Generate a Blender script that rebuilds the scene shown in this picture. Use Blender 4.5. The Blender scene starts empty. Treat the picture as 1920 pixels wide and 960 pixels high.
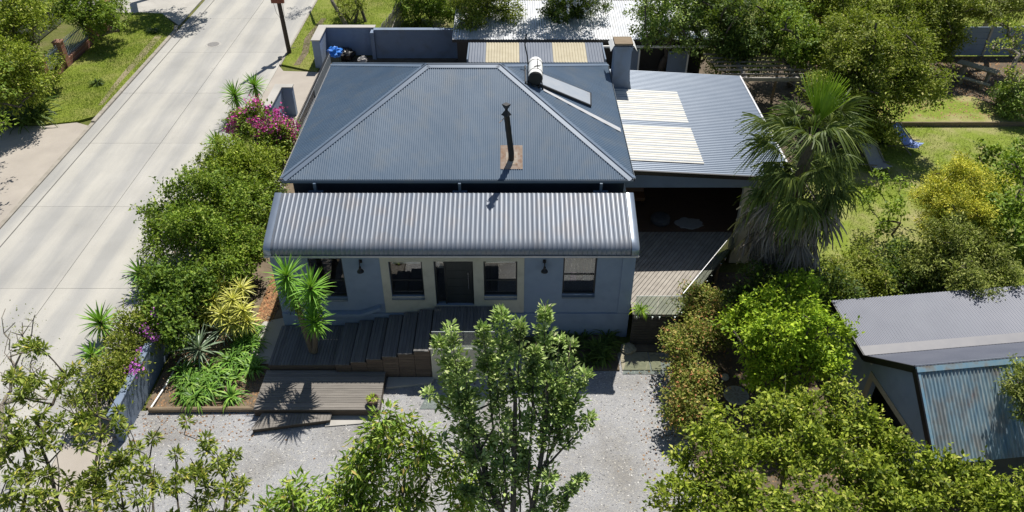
import bpy, math, random
import numpy as np
from mathutils import Vector, Matrix

# ------------------------------------------------------------------ camera, sky, sun, exposure
S = bpy.context.scene
COL = S.collection
CAM_H, PITCH, FPX = 21.66, math.radians(37.2), 1480.0
cd = bpy.data.cameras.new("camera")
cam = bpy.data.objects.new("camera", cd)
COL.objects.link(cam)
cam.location = (0, 0, CAM_H)
cam.rotation_euler = (math.pi / 2 - PITCH, 0, 0)
cd.sensor_width = 36.0
cd.lens = 36.0 * FPX / 1920
cd.clip_start, cd.clip_end = 0.3, 2000
S.camera = cam

SUN_TO = Vector((0.81, 2.63, 4.32)).normalized()
SUN_EL, SUN_AZ = math.asin(SUN_TO.z), math.atan2(SUN_TO.x, SUN_TO.y)
W = bpy.data.worlds.new("World")
S.world = W
W.use_nodes = True
wn = W.node_tree
bg = next(n for n in wn.nodes if n.type == 'BACKGROUND')
sky = wn.nodes.new('ShaderNodeTexSky')
sky.sky_type = 'NISHITA'
sky.sun_disc = False
sky.sun_elevation = SUN_EL
sky.sun_rotation = SUN_AZ
sky.air_density, sky.dust_density, sky.ozone_density = 1.0, 0.6, 1.5
wn.links.new(sky.outputs[0], bg.inputs[0])
bg.inputs[1].default_value = 0.064
ld = bpy.data.lights.new("sun", 'SUN')
ld.energy, ld.angle, ld.color = 5.0, math.radians(0.53), (1.0, 0.955, 0.88)
sun = bpy.data.objects.new("sun", ld)
COL.objects.link(sun)
sun.rotation_euler = SUN_TO.to_track_quat('Z', 'Y').to_euler()
S.view_settings.view_transform = 'Standard'
S.view_settings.look = 'None'
S.view_settings.exposure = 0.32
S.view_settings.gamma = 1.0
S.cycles.max_bounces = 6
S.cycles.transparent_max_bounces = 12

# ------------------------------------------------------------------ helpers
cp, sp = math.cos(PITCH), math.sin(PITCH)
def at(u, v, z=0.0):
    """the point of the place at height z that the photograph shows at (u, v)"""
    dx, dy = (u - 960) / FPX, (v - 480) / FPX
    t = (z - CAM_H) / (-sp - dy * cp)
    return Vector((dx * t, (cp - dy * sp) * t, z))

def V3(*a): return Vector(a)
ORG = {}
def org(o):
    return ORG.get(o.name, Vector((0, 0, 0))) if o else Vector((0, 0, 0))

def tag(o, label=None, cat=None, group=None, kind=None):
    if label: o['label'] = label
    if cat: o['category'] = cat
    if group: o['group'] = group
    if kind: o['kind'] = kind
    return o

def thing(name, label, cat, loc, group=None):
    o = bpy.data.objects.new(name, None)
    COL.objects.link(o)
    o.location = loc
    o.empty_display_size = 0.2
    ORG[o.name] = Vector(loc)
    return tag(o, label, cat, group)

def link_mesh(name, me, mat, parent=None, loc=None):
    o = bpy.data.objects.new(name, me)
    COL.objects.link(o)
    if mat is not None and not me.materials: me.materials.append(mat)
    if parent:
        o.parent = parent
        ORG[o.name] = org(parent)
    elif loc is not None:
        o.location = loc
        ORG[o.name] = Vector(loc)
    return o

def np_mesh(name, verts, tris=None, quads=None, smooth=False):
    me = bpy.data.meshes.new(name)
    verts = np.asarray(verts, dtype=np.float32)
    me.vertices.add(len(verts))
    me.vertices.foreach_set('co', verts.ravel())
    idx, starts, tot, off = [], [], [], 0
    for arr, k in ((tris, 3), (quads, 4)):
        if arr is None or len(arr) == 0: continue
        arr = np.asarray(arr, dtype=np.int32)
        idx.append(arr.ravel())
        starts.append(off + k * np.arange(len(arr), dtype=np.int32))
        tot.append(np.full(len(arr), k, dtype=np.int32))
        off += arr.size
    idx = np.concatenate(idx); starts = np.concatenate(starts); tot = np.concatenate(tot)
    me.loops.add(len(idx)); me.loops.foreach_set('vertex_index', idx)
    me.polygons.add(len(starts))
    me.polygons.foreach_set('loop_start', starts)
    me.polygons.foreach_set('loop_total', tot)
    if smooth: me.polygons.foreach_set('use_smooth', np.ones(len(starts), dtype=bool))
    me.update(calc_edges=True)
    return me

class MB:
    def __init__(s): s.v, s.f = [], []
    def add(s, vs, fs):
        n = len(s.v)
        s.v += [tuple(v) for v in vs]
        s.f += [tuple(i + n for i in f) for f in fs]
        return s
    def box(s, x0, x1, y0, y1, z0, z1):
        vs = [(x, y, z) for z in (z0, z1) for y in (y0, y1) for x in (x0, x1)]
        return s.add(vs, [(0, 2, 3, 1), (4, 5, 7, 6), (0, 1, 5, 4), (2, 6, 7, 3), (0, 4, 6, 2), (1, 3, 7, 5)])
    def obox(s, c, ax, ay, az):
        c, ax, ay, az = Vector(c), Vector(ax), Vector(ay), Vector(az)
        vs = [c + i * ax + j * ay + k * az for k in (-1, 1) for j in (-1, 1) for i in (-1, 1)]
        return s.add(vs, [(0, 2, 3, 1), (4, 5, 7, 6), (0, 1, 5, 4), (2, 6, 7, 3), (0, 4, 6, 2), (1, 3, 7, 5)])
    def bar(s, a, b, w, h, up=(0, 0, 1)):
        a, b = Vector(a), Vector(b)
        d = b - a
        side = d.cross(Vector(up)).normalized()
        u = side.cross(d).normalized()
        return s.obox((a + b) / 2, d / 2, side * w / 2, u * h / 2)
    def prism(s, poly, z0, z1):
        n = len(poly)
        a = sum(poly[i][0] * poly[(i + 1) % n][1] - poly[(i + 1) % n][0] * poly[i][1] for i in range(n))
        if a < 0: poly = poly[::-1]
        vs = [(p[0], p[1], z0) for p in poly] + [(p[0], p[1], z1) for p in poly]
        return s.add(vs, [tuple(range(n))[::-1], tuple(range(n, 2 * n))] + [(i, (i + 1) % n, n + (i + 1) % n, n + i) for i in range(n)])
    def sheet(s, poly, z):
        n = len(poly)
        a = sum(poly[i][0] * poly[(i + 1) % n][1] - poly[(i + 1) % n][0] * poly[i][1] for i in range(n))
        if a < 0: poly = poly[::-1]
        return s.add([(p[0], p[1], z) for p in poly], [tuple(range(n))])
    def tube(s, pts, radii, n=8, caps=True):
        pts = [Vector(p) for p in pts]
        if not hasattr(radii, '__len__'): radii = [radii] * len(pts)
        base = len(s.v)
        ref = None
        for i, p in enumerate(pts):
            d = (pts[min(i + 1, len(pts) - 1)] - pts[max(i - 1, 0)]).normalized()
            if ref is None: ref = Vector((1, 0, 0)) if abs(d.x) < .8 else Vector((0, 1, 0))
            a = (ref - d * ref.dot(d)).normalized(); ref = a
            b = d.cross(a)
            for k in range(n):
                t = 2 * math.pi * k / n
                s.v.append(tuple(p + (a * math.cos(t) + b * math.sin(t)) * radii[i]))
        for i in range(len(pts) - 1):
            for k in range(n):
                q = base + i * n
                s.f.append((q + k, q + (k + 1) % n, q + n + (k + 1) % n, q + n + k))
        if caps:
            s.f.append(tuple(base + k for k in range(n))[::-1])
            s.f.append(tuple(base + (len(pts) - 1) * n + k for k in range(n)))
        return s
    def lathe(s, c, prof, n=20):
        """prof: (radius, z) from the bottom up"""
        base = len(s.v)
        for r, z in prof:
            for k in range(n):
                t = 2 * math.pi * k / n
                s.v.append((c[0] + r * math.cos(t), c[1] + r * math.sin(t), c[2] + z))
        for i in range(len(prof) - 1):
            q = base + i * n
            for k in range(n):
                s.f.append((q + k, q + (k + 1) % n, q + n + (k + 1) % n, q + n + k))
        s.f.append(tuple(base + k for k in range(n))[::-1])
        s.f.append(tuple(base + (len(prof) - 1) * n + k for k in range(n)))
        return s
    def build(s, name, mat, parent=None, loc=None, smooth=False, bevel=0):
        o = org(parent) if parent else Vector(loc or (0, 0, 0))
        me = bpy.data.meshes.new(name)
        me.from_pydata([(x - o.x, y - o.y, z - o.z) for x, y, z in s.v], [], s.f)
        if smooth:
            for p in me.polygons: p.use_smooth = True
        ob = link_mesh(name, me, mat, parent, loc)
        if bevel:
            m = ob.modifiers.new("edge", 'BEVEL'); m.width = bevel; m.segments = 2; m.limit_method = 'ANGLE'
        return ob

def clip_poly(poly, a, b):
    """keep the part of poly left of the line a->b"""
    out = []
    side = lambda p: (b[0] - a[0]) * (p[1] - a[1]) - (b[1] - a[1]) * (p[0] - a[0])
    for i in range(len(poly)):
        p, q = poly[i], poly[(i + 1) % len(poly)]
        sp_, sq = side(p), side(q)
        if sp_ >= 0: out.append(p)
        if (sp_ > 0) != (sq > 0) and sp_ != sq:
            t = sp_ / (sp_ - sq)
            if 0 < t < 1: out.append((p[0] + t * (q[0] - p[0]), p[1] + t * (q[1] - p[1])))
    return out
def clip_to(poly, region):
    for i in range(len(region)):
        poly = clip_poly(poly, region[i], region[(i + 1) % len(region)])
        if len(poly) < 3: return []
    return poly

# ------------------------------------------------------------------ materials
def _nt(name):
    m = bpy.data.materials.new(name)
    m.use_nodes = True
    n = m.node_tree
    b = next(x for x in n.nodes if x.type == 'BSDF_PRINCIPLED')
    return m, n, b
def _ramp(n, fac, stops):
    r = n.nodes.new('ShaderNodeValToRGB')
    el = r.color_ramp.elements
    while len(el) < len(stops): el.new(0.5)
    for e, (p, c) in zip(el, stops):
        e.position = p; e.color = (*c, 1)
    n.links.new(fac, r.inputs[0])
    return r.outputs[0]
def _noise(n, co, scale, detail=4, rough=.55, stretch=None):
    if stretch:
        mp = n.nodes.new('ShaderNodeMapping'); mp.inputs['Scale'].default_value = stretch
        n.links.new(co, mp.inputs[0]); co = mp.outputs[0]
    t = n.nodes.new('ShaderNodeTexNoise')
    t.inputs['Scale'].default_value = scale; t.inputs['Detail'].default_value = detail; t.inputs['Roughness'].default_value = rough
    n.links.new(co, t.inputs['Vector'])
    return t.outputs[0]
def _mix(n, fac, a, b, mode='MIX'):
    x = n.nodes.new('ShaderNodeMix'); x.data_type = 'RGBA'; x.blend_type = mode
    for sock, val in ((x.inputs[0], fac), (x.inputs[6], a), (x.inputs[7], b)):
        if isinstance(val, (int, float)): sock.default_value = val
        elif isinstance(val, tuple): sock.default_value = (*val, 1)
        else: n.links.new(val, sock)
    return x.outputs[2]
def _objrand(n, col, amt):
    oi = n.nodes.new('ShaderNodeObjectInfo')
    mr = n.nodes.new('ShaderNodeMapRange')
    mr.inputs[3].default_value = 1 - amt; mr.inputs[4].default_value = 1 + amt
    n.links.new(oi.outputs['Random'], mr.inputs[0])
    h = n.nodes.new('ShaderNodeHueSaturation')
    n.links.new(mr.outputs[0], h.inputs['Value']); n.links.new(col, h.inputs['Color'])
    return h.outputs[0]
def _coord(n, kind='Object'):
    if kind == 'World':
        return n.nodes.new('ShaderNodeNewGeometry').outputs['Position']
    return n.nodes.new('ShaderNodeTexCoord').outputs[kind]
def _bump(n, b, h, dist, strength=1.0):
    x = n.nodes.new('ShaderNodeBump'); x.inputs['Distance'].default_value = dist; x.inputs['Strength'].default_value = strength
    n.links.new(h, x.inputs['Height']); n.links.new(x.outputs[0], b.inputs['Normal'])

def pm(name, c1, c2=None, scale=3.0, rough=.8, metal=0.0, spec=.5, bump=0.0, bscale=None, objrand=0.0, stretch=None, detail=5, c3=None, s3=20.0, k3=.5, lo=.3, hi=.7):
    m, n, b = _nt(name)
    co = _coord(n, 'World')
    c2 = c2 or tuple(x * .8 for x in c1)
    fac = _noise(n, co, scale, detail, stretch=stretch)
    col = _ramp(n, fac, [(lo, c1), (hi, c2)])
    if c3:
        f3 = _ramp(n, _noise(n, co, s3, 5), [(.5, (0, 0, 0)), (.7, (k3, k3, k3))])
        col = _mix(n, f3, col, c3)
    if objrand: col = _objrand(n, col, objrand)
    n.links.new(col, b.inputs['Base Color'])
    b.inputs['Roughness'].default_value = rough
    b.inputs['Metallic'].default_value = metal
    b.inputs['Specular IOR Level'].default_value = spec
    if bump: _bump(n, b, _noise(n, co, bscale or scale * 4, 5, stretch=stretch), bump)
    return m

def leaf_mat(name, stops, trans=.28, rough=.5, spec=.14, clump=.3, gain=1.49):
    stops = [(p, tuple(min(.75, x * gain) for x in c)) for p, c in stops]
    m, n, b = _nt(name)
    g = n.nodes.new('ShaderNodeNewGeometry')
    col = _ramp(n, g.outputs['Random Per Island'], stops)
    nz = _noise(n, g.outputs['Position'], 1.3, 2)
    v = n.nodes.new('ShaderNodeMapRange')
    v.inputs[1].default_value = .3; v.inputs[2].default_value = .7
    v.inputs[3].default_value = 1 - clump; v.inputs[4].default_value = 1 + clump
    n.links.new(nz, v.inputs[0])
    h = n.nodes.new('ShaderNodeHueSaturation')
    n.links.new(v.outputs[0], h.inputs['Value']); n.links.new(col, h.inputs['Color'])
    col = h.outputs[0]
    n.links.new(col, b.inputs['Base Color'])
    b.inputs['Roughness'].default_value = rough
    b.inputs['Specular IOR Level'].default_value = spec
    t = n.nodes.new('ShaderNodeBsdfTranslucent')
    tc = _mix(n, .5, col, (.30, .42, .02), 'MIX')
    n.links.new(tc, t.inputs[0])
    mx = n.nodes.new('ShaderNodeMixShader'); mx.inputs[0].default_value = trans
    n.links.new(b.outputs[0], mx.inputs[1]); n.links.new(t.outputs[0], mx.inputs[2])
    out = next(x for x in n.nodes if x.type == 'OUTPUT_MATERIAL')
    n.links.new(mx.outputs[0], out.inputs[0])
    return m

M = {}
M['roof_blue'] = pm('roof_blue_steel', (.078, .125, .188), (.106, .152, .212), .7, .40, .0, .5, objrand=.05, c3=(.14, .165, .19), s3=1.3, k3=.5)
M['roof_cap'] = pm('roof_cap_steel', (.105, .145, .205), (.13, .17, .23), 1.2, .42, .1)
M['roof_grey'] = pm('roof_pale_steel', (.14, .16, .20), (.17, .19, .23), 1.0, .42, .1, objrand=.03)
M['roof_lean'] = pm('roof_lean_steel', (.112, .152, .212), (.135, .175, .235), 1.0, .4, .15, objrand=.01)
M['verandah'] = pm('verandah_steel', (.168, .196, .242), (.222, .242, .278), 1.5, .42, .25, objrand=.05, stretch=(3, .3, 1), c3=(.24, .21, .19), s3=1.2, k3=.35)
M['verandah_edge'] = pm('verandah_edge_steel', (.25, .30, .37), (.31, .36, .43), 1.5, .3, .5)
M['translucent'] = pm('fibreglass_sheet', (.62, .60, .53), (.70, .68, .61), 2, .5, c3=(.52, .48, .39), s3=3, k3=.22)
M['yellowed'] = pm('yellowed_fibreglass', (.37, .32, .21), (.44, .39, .27), 2, .5, objrand=.08)
M['silver'] = pm('galvanised_sheet', (.50, .52, .55), (.64, .65, .67), 1.2, .45, .3, objrand=.06, c3=(.38, .37, .35), s3=2.2, k3=.5)
M['garage_roof'] = pm('garage_grey_steel', (.105, .115, .152), (.135, .145, .182), .8, .5, .05, objrand=.012)
M['flash'] = pm('galvanised_flashing', (.40, .41, .42), (.5, .5, .51), 2, .45, .2)
M['wall_grey'] = pm('grey_plaster', (.21, .272, .375), (.24, .302, .405), 1.5, .9, bump=.006, bscale=40, c3=(.17, .215, .29), s3=2.2, k3=.4)
M['wall_cream'] = pm('cream_plaster', (.47, .45, .37), (.52, .50, .42), 1.5, .9, bump=.006, bscale=40, c3=(.36, .34, .28), s3=2.4, k3=.45)
M['wall_blue'] = pm('boundary_plaster', (.155, .205, .285), (.19, .24, .325), .8, .9, bump=.004, bscale=30, c3=(.14, .16, .18), s3=1.3, k3=.6)
M['white'] = pm('white_paint', (.72, .72, .70), (.78, .78, .76), 3, .5)
M['fascia'] = pm('fascia_paint', (.13, .16, .19), (.15, .185, .215), 3, .6)
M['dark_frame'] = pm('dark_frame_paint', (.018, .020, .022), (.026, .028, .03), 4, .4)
M['door'] = pm('door_paint', (.022, .026, .028), (.032, .036, .038), 3, .45, stretch=(1, 1, .1))
M['black'] = pm('black_steel', (.008, .008, .009), (.014, .014, .015), 6, .45)
M['upper_wall'] = pm('shaded_blue_wall_paint', (.022, .03, .042), (.03, .04, .055), 3, .7)  # deep shade below the main eave is put into this colour
M['board_shade'] = pm('shade_darkened_board', (.03, .027, .023), (.05, .045, .038), 4, .85, objrand=.15)  # boards coloured near black to carry the shade on the deck's front face
M['wall_shade'] = pm('shade_darkened_plaster', (.05, .055, .06), (.07, .075, .08), 2, .9)  # shadow under the garage eave is painted into the plaster colour
M['glass_edge'] = pm('glass_edge', (.30, .34, .32), (.36, .40, .38), 4, .3)
M['chrome'] = pm('brushed_steel', (.6, .6, .62), (.66, .66, .68), 6, .25, .9)
M['concrete'] = pm('concrete', (.36, .345, .315), (.44, .42, .385), .6, .9, bump=.003, bscale=25, c3=(.30, .285, .26), s3=1.4, k3=.45)
M['road'] = pm('road_concrete', (.325, .317, .298), (.385, .373, .347), .35, .88, bump=.003, bscale=30, objrand=.035, stretch=(1.6, .35, 1), c3=(.29, .275, .25), s3=.8, k3=.55)
def road_mat():
    m, n, b = _nt('road_concrete')
    g = _coord(n, 'World')
    base = _ramp(n, _noise(n, g, .35, 6, .6), [(.3, (.375, .365, .34)), (.7, (.445, .432, .402))])
    sx = n.nodes.new('ShaderNodeSeparateXYZ'); n.links.new(g, sx.inputs[0])
    w = n.nodes.new('ShaderNodeMath'); w.operation = 'MULTIPLY_ADD'; w.inputs[1].default_value = 2 * math.pi / 1.97; w.inputs[2].default_value = .6
    n.links.new(sx.outputs[0], w.inputs[0])
    sn = n.nodes.new('ShaderNodeMath'); sn.operation = 'SINE'; n.links.new(w.outputs[0], sn.inputs[0])
    nz = _noise(n, g, .5, 5, .6, stretch=(2.5, .25, 1))
    ad = n.nodes.new('ShaderNodeMath'); ad.operation = 'MULTIPLY_ADD'; ad.inputs[1].default_value = .16
    n.links.new(sn.outputs[0], ad.inputs[0]); n.links.new(nz, ad.inputs[2])
    track = _ramp(n, ad.outputs[0], [(.35, (.80, .81, .83)), (.68, (1.04, 1.03, 1.0))])
    col = _mix(n, 1.0, base, track, 'MULTIPLY')
    st = _ramp(n, _noise(n, g, 1.7, 6, .7), [(.60, (0, 0, 0)), (.78, (.45, .45, .45))])
    col = _mix(n, st, col, (.25, .225, .185))
    fine = _ramp(n, _noise(n, g, 26, 4, .7), [(.3, (.9, .9, .9)), (.7, (1.06, 1.06, 1.05))])
    col = _objrand(n, _mix(n, 1.0, col, fine, 'MULTIPLY'), .04)
    n.links.new(col, b.inputs['Base Color']); b.inputs['Roughness'].default_value = .9
    _bump(n, b, _noise(n, g, 30, 5), .004)
    return m
M['road'] = road_mat()
M['joint'] = pm('joint_tar', (.10, .095, .09), (.17, .16, .15), 3, .9)
M['kerb'] = pm('kerb_concrete', (.25, .225, .185), (.34, .31, .265), 2, .9, objrand=.08, bump=.004, bscale=20)
M['pink_pave'] = pm('pinkish_concrete', (.33, .295, .255), (.40, .36, .31), .7, .9, bump=.003, bscale=20, c3=(.36, .32, .27), s3=2, k3=.4)
M['soil'] = pm('soil', (.075, .055, .036), (.16, .125, .085), 1.4, .95, bump=.03, bscale=8)
M['bed_soil'] = pm('bed_soil', (.11, .083, .055), (.20, .155, .105), 1.8, .95, bump=.02, bscale=12)
M['mulch'] = pm('orange_mulch', (.20, .07, .03), (.42, .19, .09), 14, .95, bump=.02, bscale=25)
M['deck_grey'] = pm('weathered_deck', (.155, .14, .125), (.235, .215, .19), 3, .85, stretch=(.5, 8, 1), objrand=.16, bump=.003, bscale=18)
M['deck_side'] = pm('weathered_deck_diag', (.25, .225, .195), (.34, .31, .27), 3, .8, objrand=.12, bump=.003, bscale=18)
M['step_wood'] = pm('weathered_step', (.105, .104, .102), (.165, .160, .155), 3, .85, stretch=(8, .5, 1), objrand=.16, bump=.003, bscale=18)
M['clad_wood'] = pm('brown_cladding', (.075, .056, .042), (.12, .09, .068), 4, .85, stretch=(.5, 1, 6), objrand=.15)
M['sleeper'] = pm('sleeper_timber', (.17, .125, .08), (.26, .20, .13), 3, .9, stretch=(.6, 4, 4), bump=.01, bscale=14)
M['pole_wood'] = pm('creosoted_pole', (.045, .032, .024), (.085, .06, .045), 3, .85, stretch=(6, 6, .4), bump=.006, bscale=20)
M['fence_wood'] = pm('silvered_fence', (.16, .15, .13), (.27, .25, .22), 3, .9, objrand=.2)
M['bark'] = pm('bark', (.07, .058, .046), (.15, .125, .10), 5, .95, stretch=(4, 4, .7), bump=.02, bscale=16)
M['bark_pale'] = pm('pale_bark', (.16, .135, .105), (.27, .235, .19), 5, .9, stretch=(3, 3, .8), bump=.01, bscale=16)
M['bark_fibre'] = pm('fibrous_bark', (.10, .08, .055), (.20, .165, .12), 8, .95, stretch=(5, 5, .8), bump=.03, bscale=20)
M['brick'] = None
M['terracotta'] = pm('dark_clay', (.10, .06, .045), (.15, .095, .07), 5, .8)
M['stone'] = pm('lichen_stone', (.28, .25, .17), (.36, .33, .24), 5, .95, bump=.02, bscale=12, c3=(.16, .15, .10), s3=5, k3=.7)
M['blue_cloth'] = pm('blue_cloth', (.16, .24, .52), (.28, .37, .66), 5, .8)
M['blue_plastic'] = pm('blue_plastic', (.02, .14, .52), (.05, .24, .70), 6, .35)
M['dark_green_plastic'] = pm('bin_plastic', (.015, .03, .03), (.02, .04, .04), 6, .5)
M['floor_wood'] = pm('room_floor', (.10, .06, .04), (.15, .09, .06), 2, .5, stretch=(.5, 6, 1))
M['cloth_white'] = pm('pale_rug', (.30, .29, .28), (.36, .35, .34), 8, .95)
M['grey_cloth'] = pm('charcoal_cloth', (.05, .05, .055), (.08, .08, .085), 8, .95)
M['cream_blind'] = pm('linen_blind', (.36, .29, .20), (.44, .37, .27), 9, .9)
M['picket_steel'] = pm('blue_grey_steel', (.20, .26, .33), (.26, .32, .39), 3, .5)
M['gate_steel'] = pm('gate_steel', (.09, .10, .115), (.13, .14, .155), 3, .5)
M['iron'] = pm('cast_iron', (.16, .155, .15), (.22, .21, .20), 8, .7)
M['pvc'] = pm('white_pvc', (.6, .6, .58), (.7, .7, .68), 4, .4)

# brick, gravel, grass, glass, rusty sheet
def brick_mat():
    m, n, b = _nt('red_brick')
    t = n.nodes.new('ShaderNodeTexBrick')
    co = _coord(n, 'Object')
    mp = n.nodes.new('ShaderNodeMapping'); mp.inputs['Rotation'].default_value = (math.pi / 2, 0, math.pi / 2)
    n.links.new(co, mp.inputs[0]); n.links.new(mp.outputs[0], t.inputs['Vector'])
    t.inputs['Color1'].default_value = (.22, .085, .05, 1); t.inputs['Color2'].default_value = (.33, .15, .09, 1); t.inputs['Mortar'].default_value = (.30, .26, .21, 1)
    t.inputs['Scale'].default_value = 1; t.inputs['Brick Width'].default_value = .23; t.inputs['Row Height'].default_value = .085; t.inputs['Mortar Size'].default_value = .01
    n.links.new(t.outputs[0], b.inputs['Base Color']); b.inputs['Roughness'].default_value = .9
    return m
M['brick'] = brick_mat()
def gravel_mat():
    m, n, b = _nt('gravel_stones')
    co = _coord(n, 'World')
    v = n.nodes.new('ShaderNodeTexVoronoi'); v.inputs['Scale'].default_value = 42
    n.links.new(co, v.inputs['Vector'])
    sep = n.nodes.new('ShaderNodeSeparateColor'); n.links.new(v.outputs['Color'], sep.inputs[0])
    col = _ramp(n, sep.outputs[0], [(0, (.25, .252, .262)), (.35, (.285, .287, .298)), (.6, (.318, .32, .332)), (.82, (.355, .347, .328)), (1, (.41, .41, .404))])
    big = _ramp(n, _noise(n, co, .45, 6, .6), [(.32, (.74, .71, .66)), (.5, (.97, .97, .97)), (.72, (1.08, 1.08, 1.09))])
    col = _mix(n, 1.0, col, big, 'MULTIPLY')
    n.links.new(col, b.inputs['Base Color']); b.inputs['Roughness'].default_value = .9
    inv = n.nodes.new('ShaderNodeMath'); inv.operation = 'SUBTRACT'; inv.inputs[0].default_value = 1
    n.links.new(v.outputs['Distance'], inv.inputs[1])
    _bump(n, b, inv.outputs[0], .02, .5)
    return m
M['gravel'] = gravel_mat()
M['stone_chip'] = pm('stone_chip', (.36, .355, .345), (.58, .56, .53), 40, .9, objrand=.1)
def grass_mat(name, a, b_, dry, k=.6):
    m, n, b = _nt(name)
    co = _coord(n, 'World')
    col = _ramp(n, _noise(n, co, 9, 5), [(.3, a), (.7, b_)])
    f = _ramp(n, _noise(n, co, .55, 5), [(.45, (0, 0, 0)), (.68, (k, k, k))])
    col = _mix(n, f, col, dry)
    n.links.new(col, b.inputs['Base Color']); b.inputs['Roughness'].default_value = .9; b.inputs['Specular IOR Level'].default_value = .2
    _bump(n, b, _noise(n, co, 30, 5), .05)
    return m
M['verge_grass'] = grass_mat('verge_turf', (.14, .19, .02), (.22, .26, .035), (.30, .27, .10), .6)
M['lawn_grass'] = grass_mat('garden_turf', (.15, .21, .022), (.25, .31, .045), (.40, .34, .18), .85)
M['wild_grass'] = grass_mat('wild_turf', (.08, .10, .02), (.15, .17, .035), (.20, .17, .09), .8)
def glass_mat(name, tint, refl=1.0):
    m, n, b = _nt(name)
    for x in list(n.nodes):
        if x.type == 'BSDF_PRINCIPLED': n.nodes.remove(x)
    tr = n.nodes.new('ShaderNodeBsdfTransparent'); tr.inputs[0].default_value = (*tint, 1)
    gl = n.nodes.new('ShaderNodeBsdfGlossy'); gl.inputs[1].default_value = .015
    fr = n.nodes.new('ShaderNodeLayerWeight'); fr.inputs[0].default_value = .5
    pw = n.nodes.new('ShaderNodeMath'); pw.operation = 'POWER'; pw.inputs[1].default_value = 5
    mu = n.nodes.new('ShaderNodeMath'); mu.operation = 'MULTIPLY_ADD'; mu.inputs[1].default_value = .9; mu.inputs[2].default_value = .045 * refl
    mx = n.nodes.new('ShaderNodeMixShader')
    n.links.new(fr.outputs['Facing'], pw.inputs[0]); n.links.new(pw.outputs[0], mu.inputs[0]); n.links.new(mu.outputs[0], mx.inputs[0])
    n.links.new(tr.outputs[0], mx.inputs[1]); n.links.new(gl.outputs[0], mx.inputs[2])
    out = next(x for x in n.nodes if x.type == 'OUTPUT_MATERIAL')
    n.links.new(mx.outputs[0], out.inputs[0])
    return m
M['pane'] = glass_mat('window_glass', (.82, .85, .85), 3.4)
M['rail_glass'] = glass_mat('rail_glass', (.80, .86, .82), 1.5)
M['solar_glass'] = pm('solar_glass', (.30, .33, .37), (.38, .39, .40), 1.2, .12, .0, 1.0)  # pale base holds the sky glare along with the glass's own scattering
def rusty_mat():
    m, n, b = _nt('rusty_blue_sheet')
    co = _coord(n, 'World')
    base = _ramp(n, _noise(n, co, 2.2, 6, stretch=(5, .8, .8)), [(.3, (.12, .21, .28)), (.5, (.21, .31, .36)), (.72, (.34, .38, .38))])
    f1 = _ramp(n, _noise(n, co, 1.1, 6, .62, stretch=(1.6, 1, 1)), [(.46, (0, 0, 0)), (.60, (.55, .55, .55))])
    col = _mix(n, f1, base, (.20, .165, .135))
    f2 = _ramp(n, _noise(n, co, .9, 6, .7, stretch=(2, 1, 1)), [(.60, (0, 0, 0)), (.72, (.6, .6, .6))])
    col = _mix(n, f2, col, (.22, .085, .05))
    n.links.new(col, b.inputs['Base Color']); b.inputs['Roughness'].default_value = .7
    return m
M['rusty'] = rusty_mat()

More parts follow.
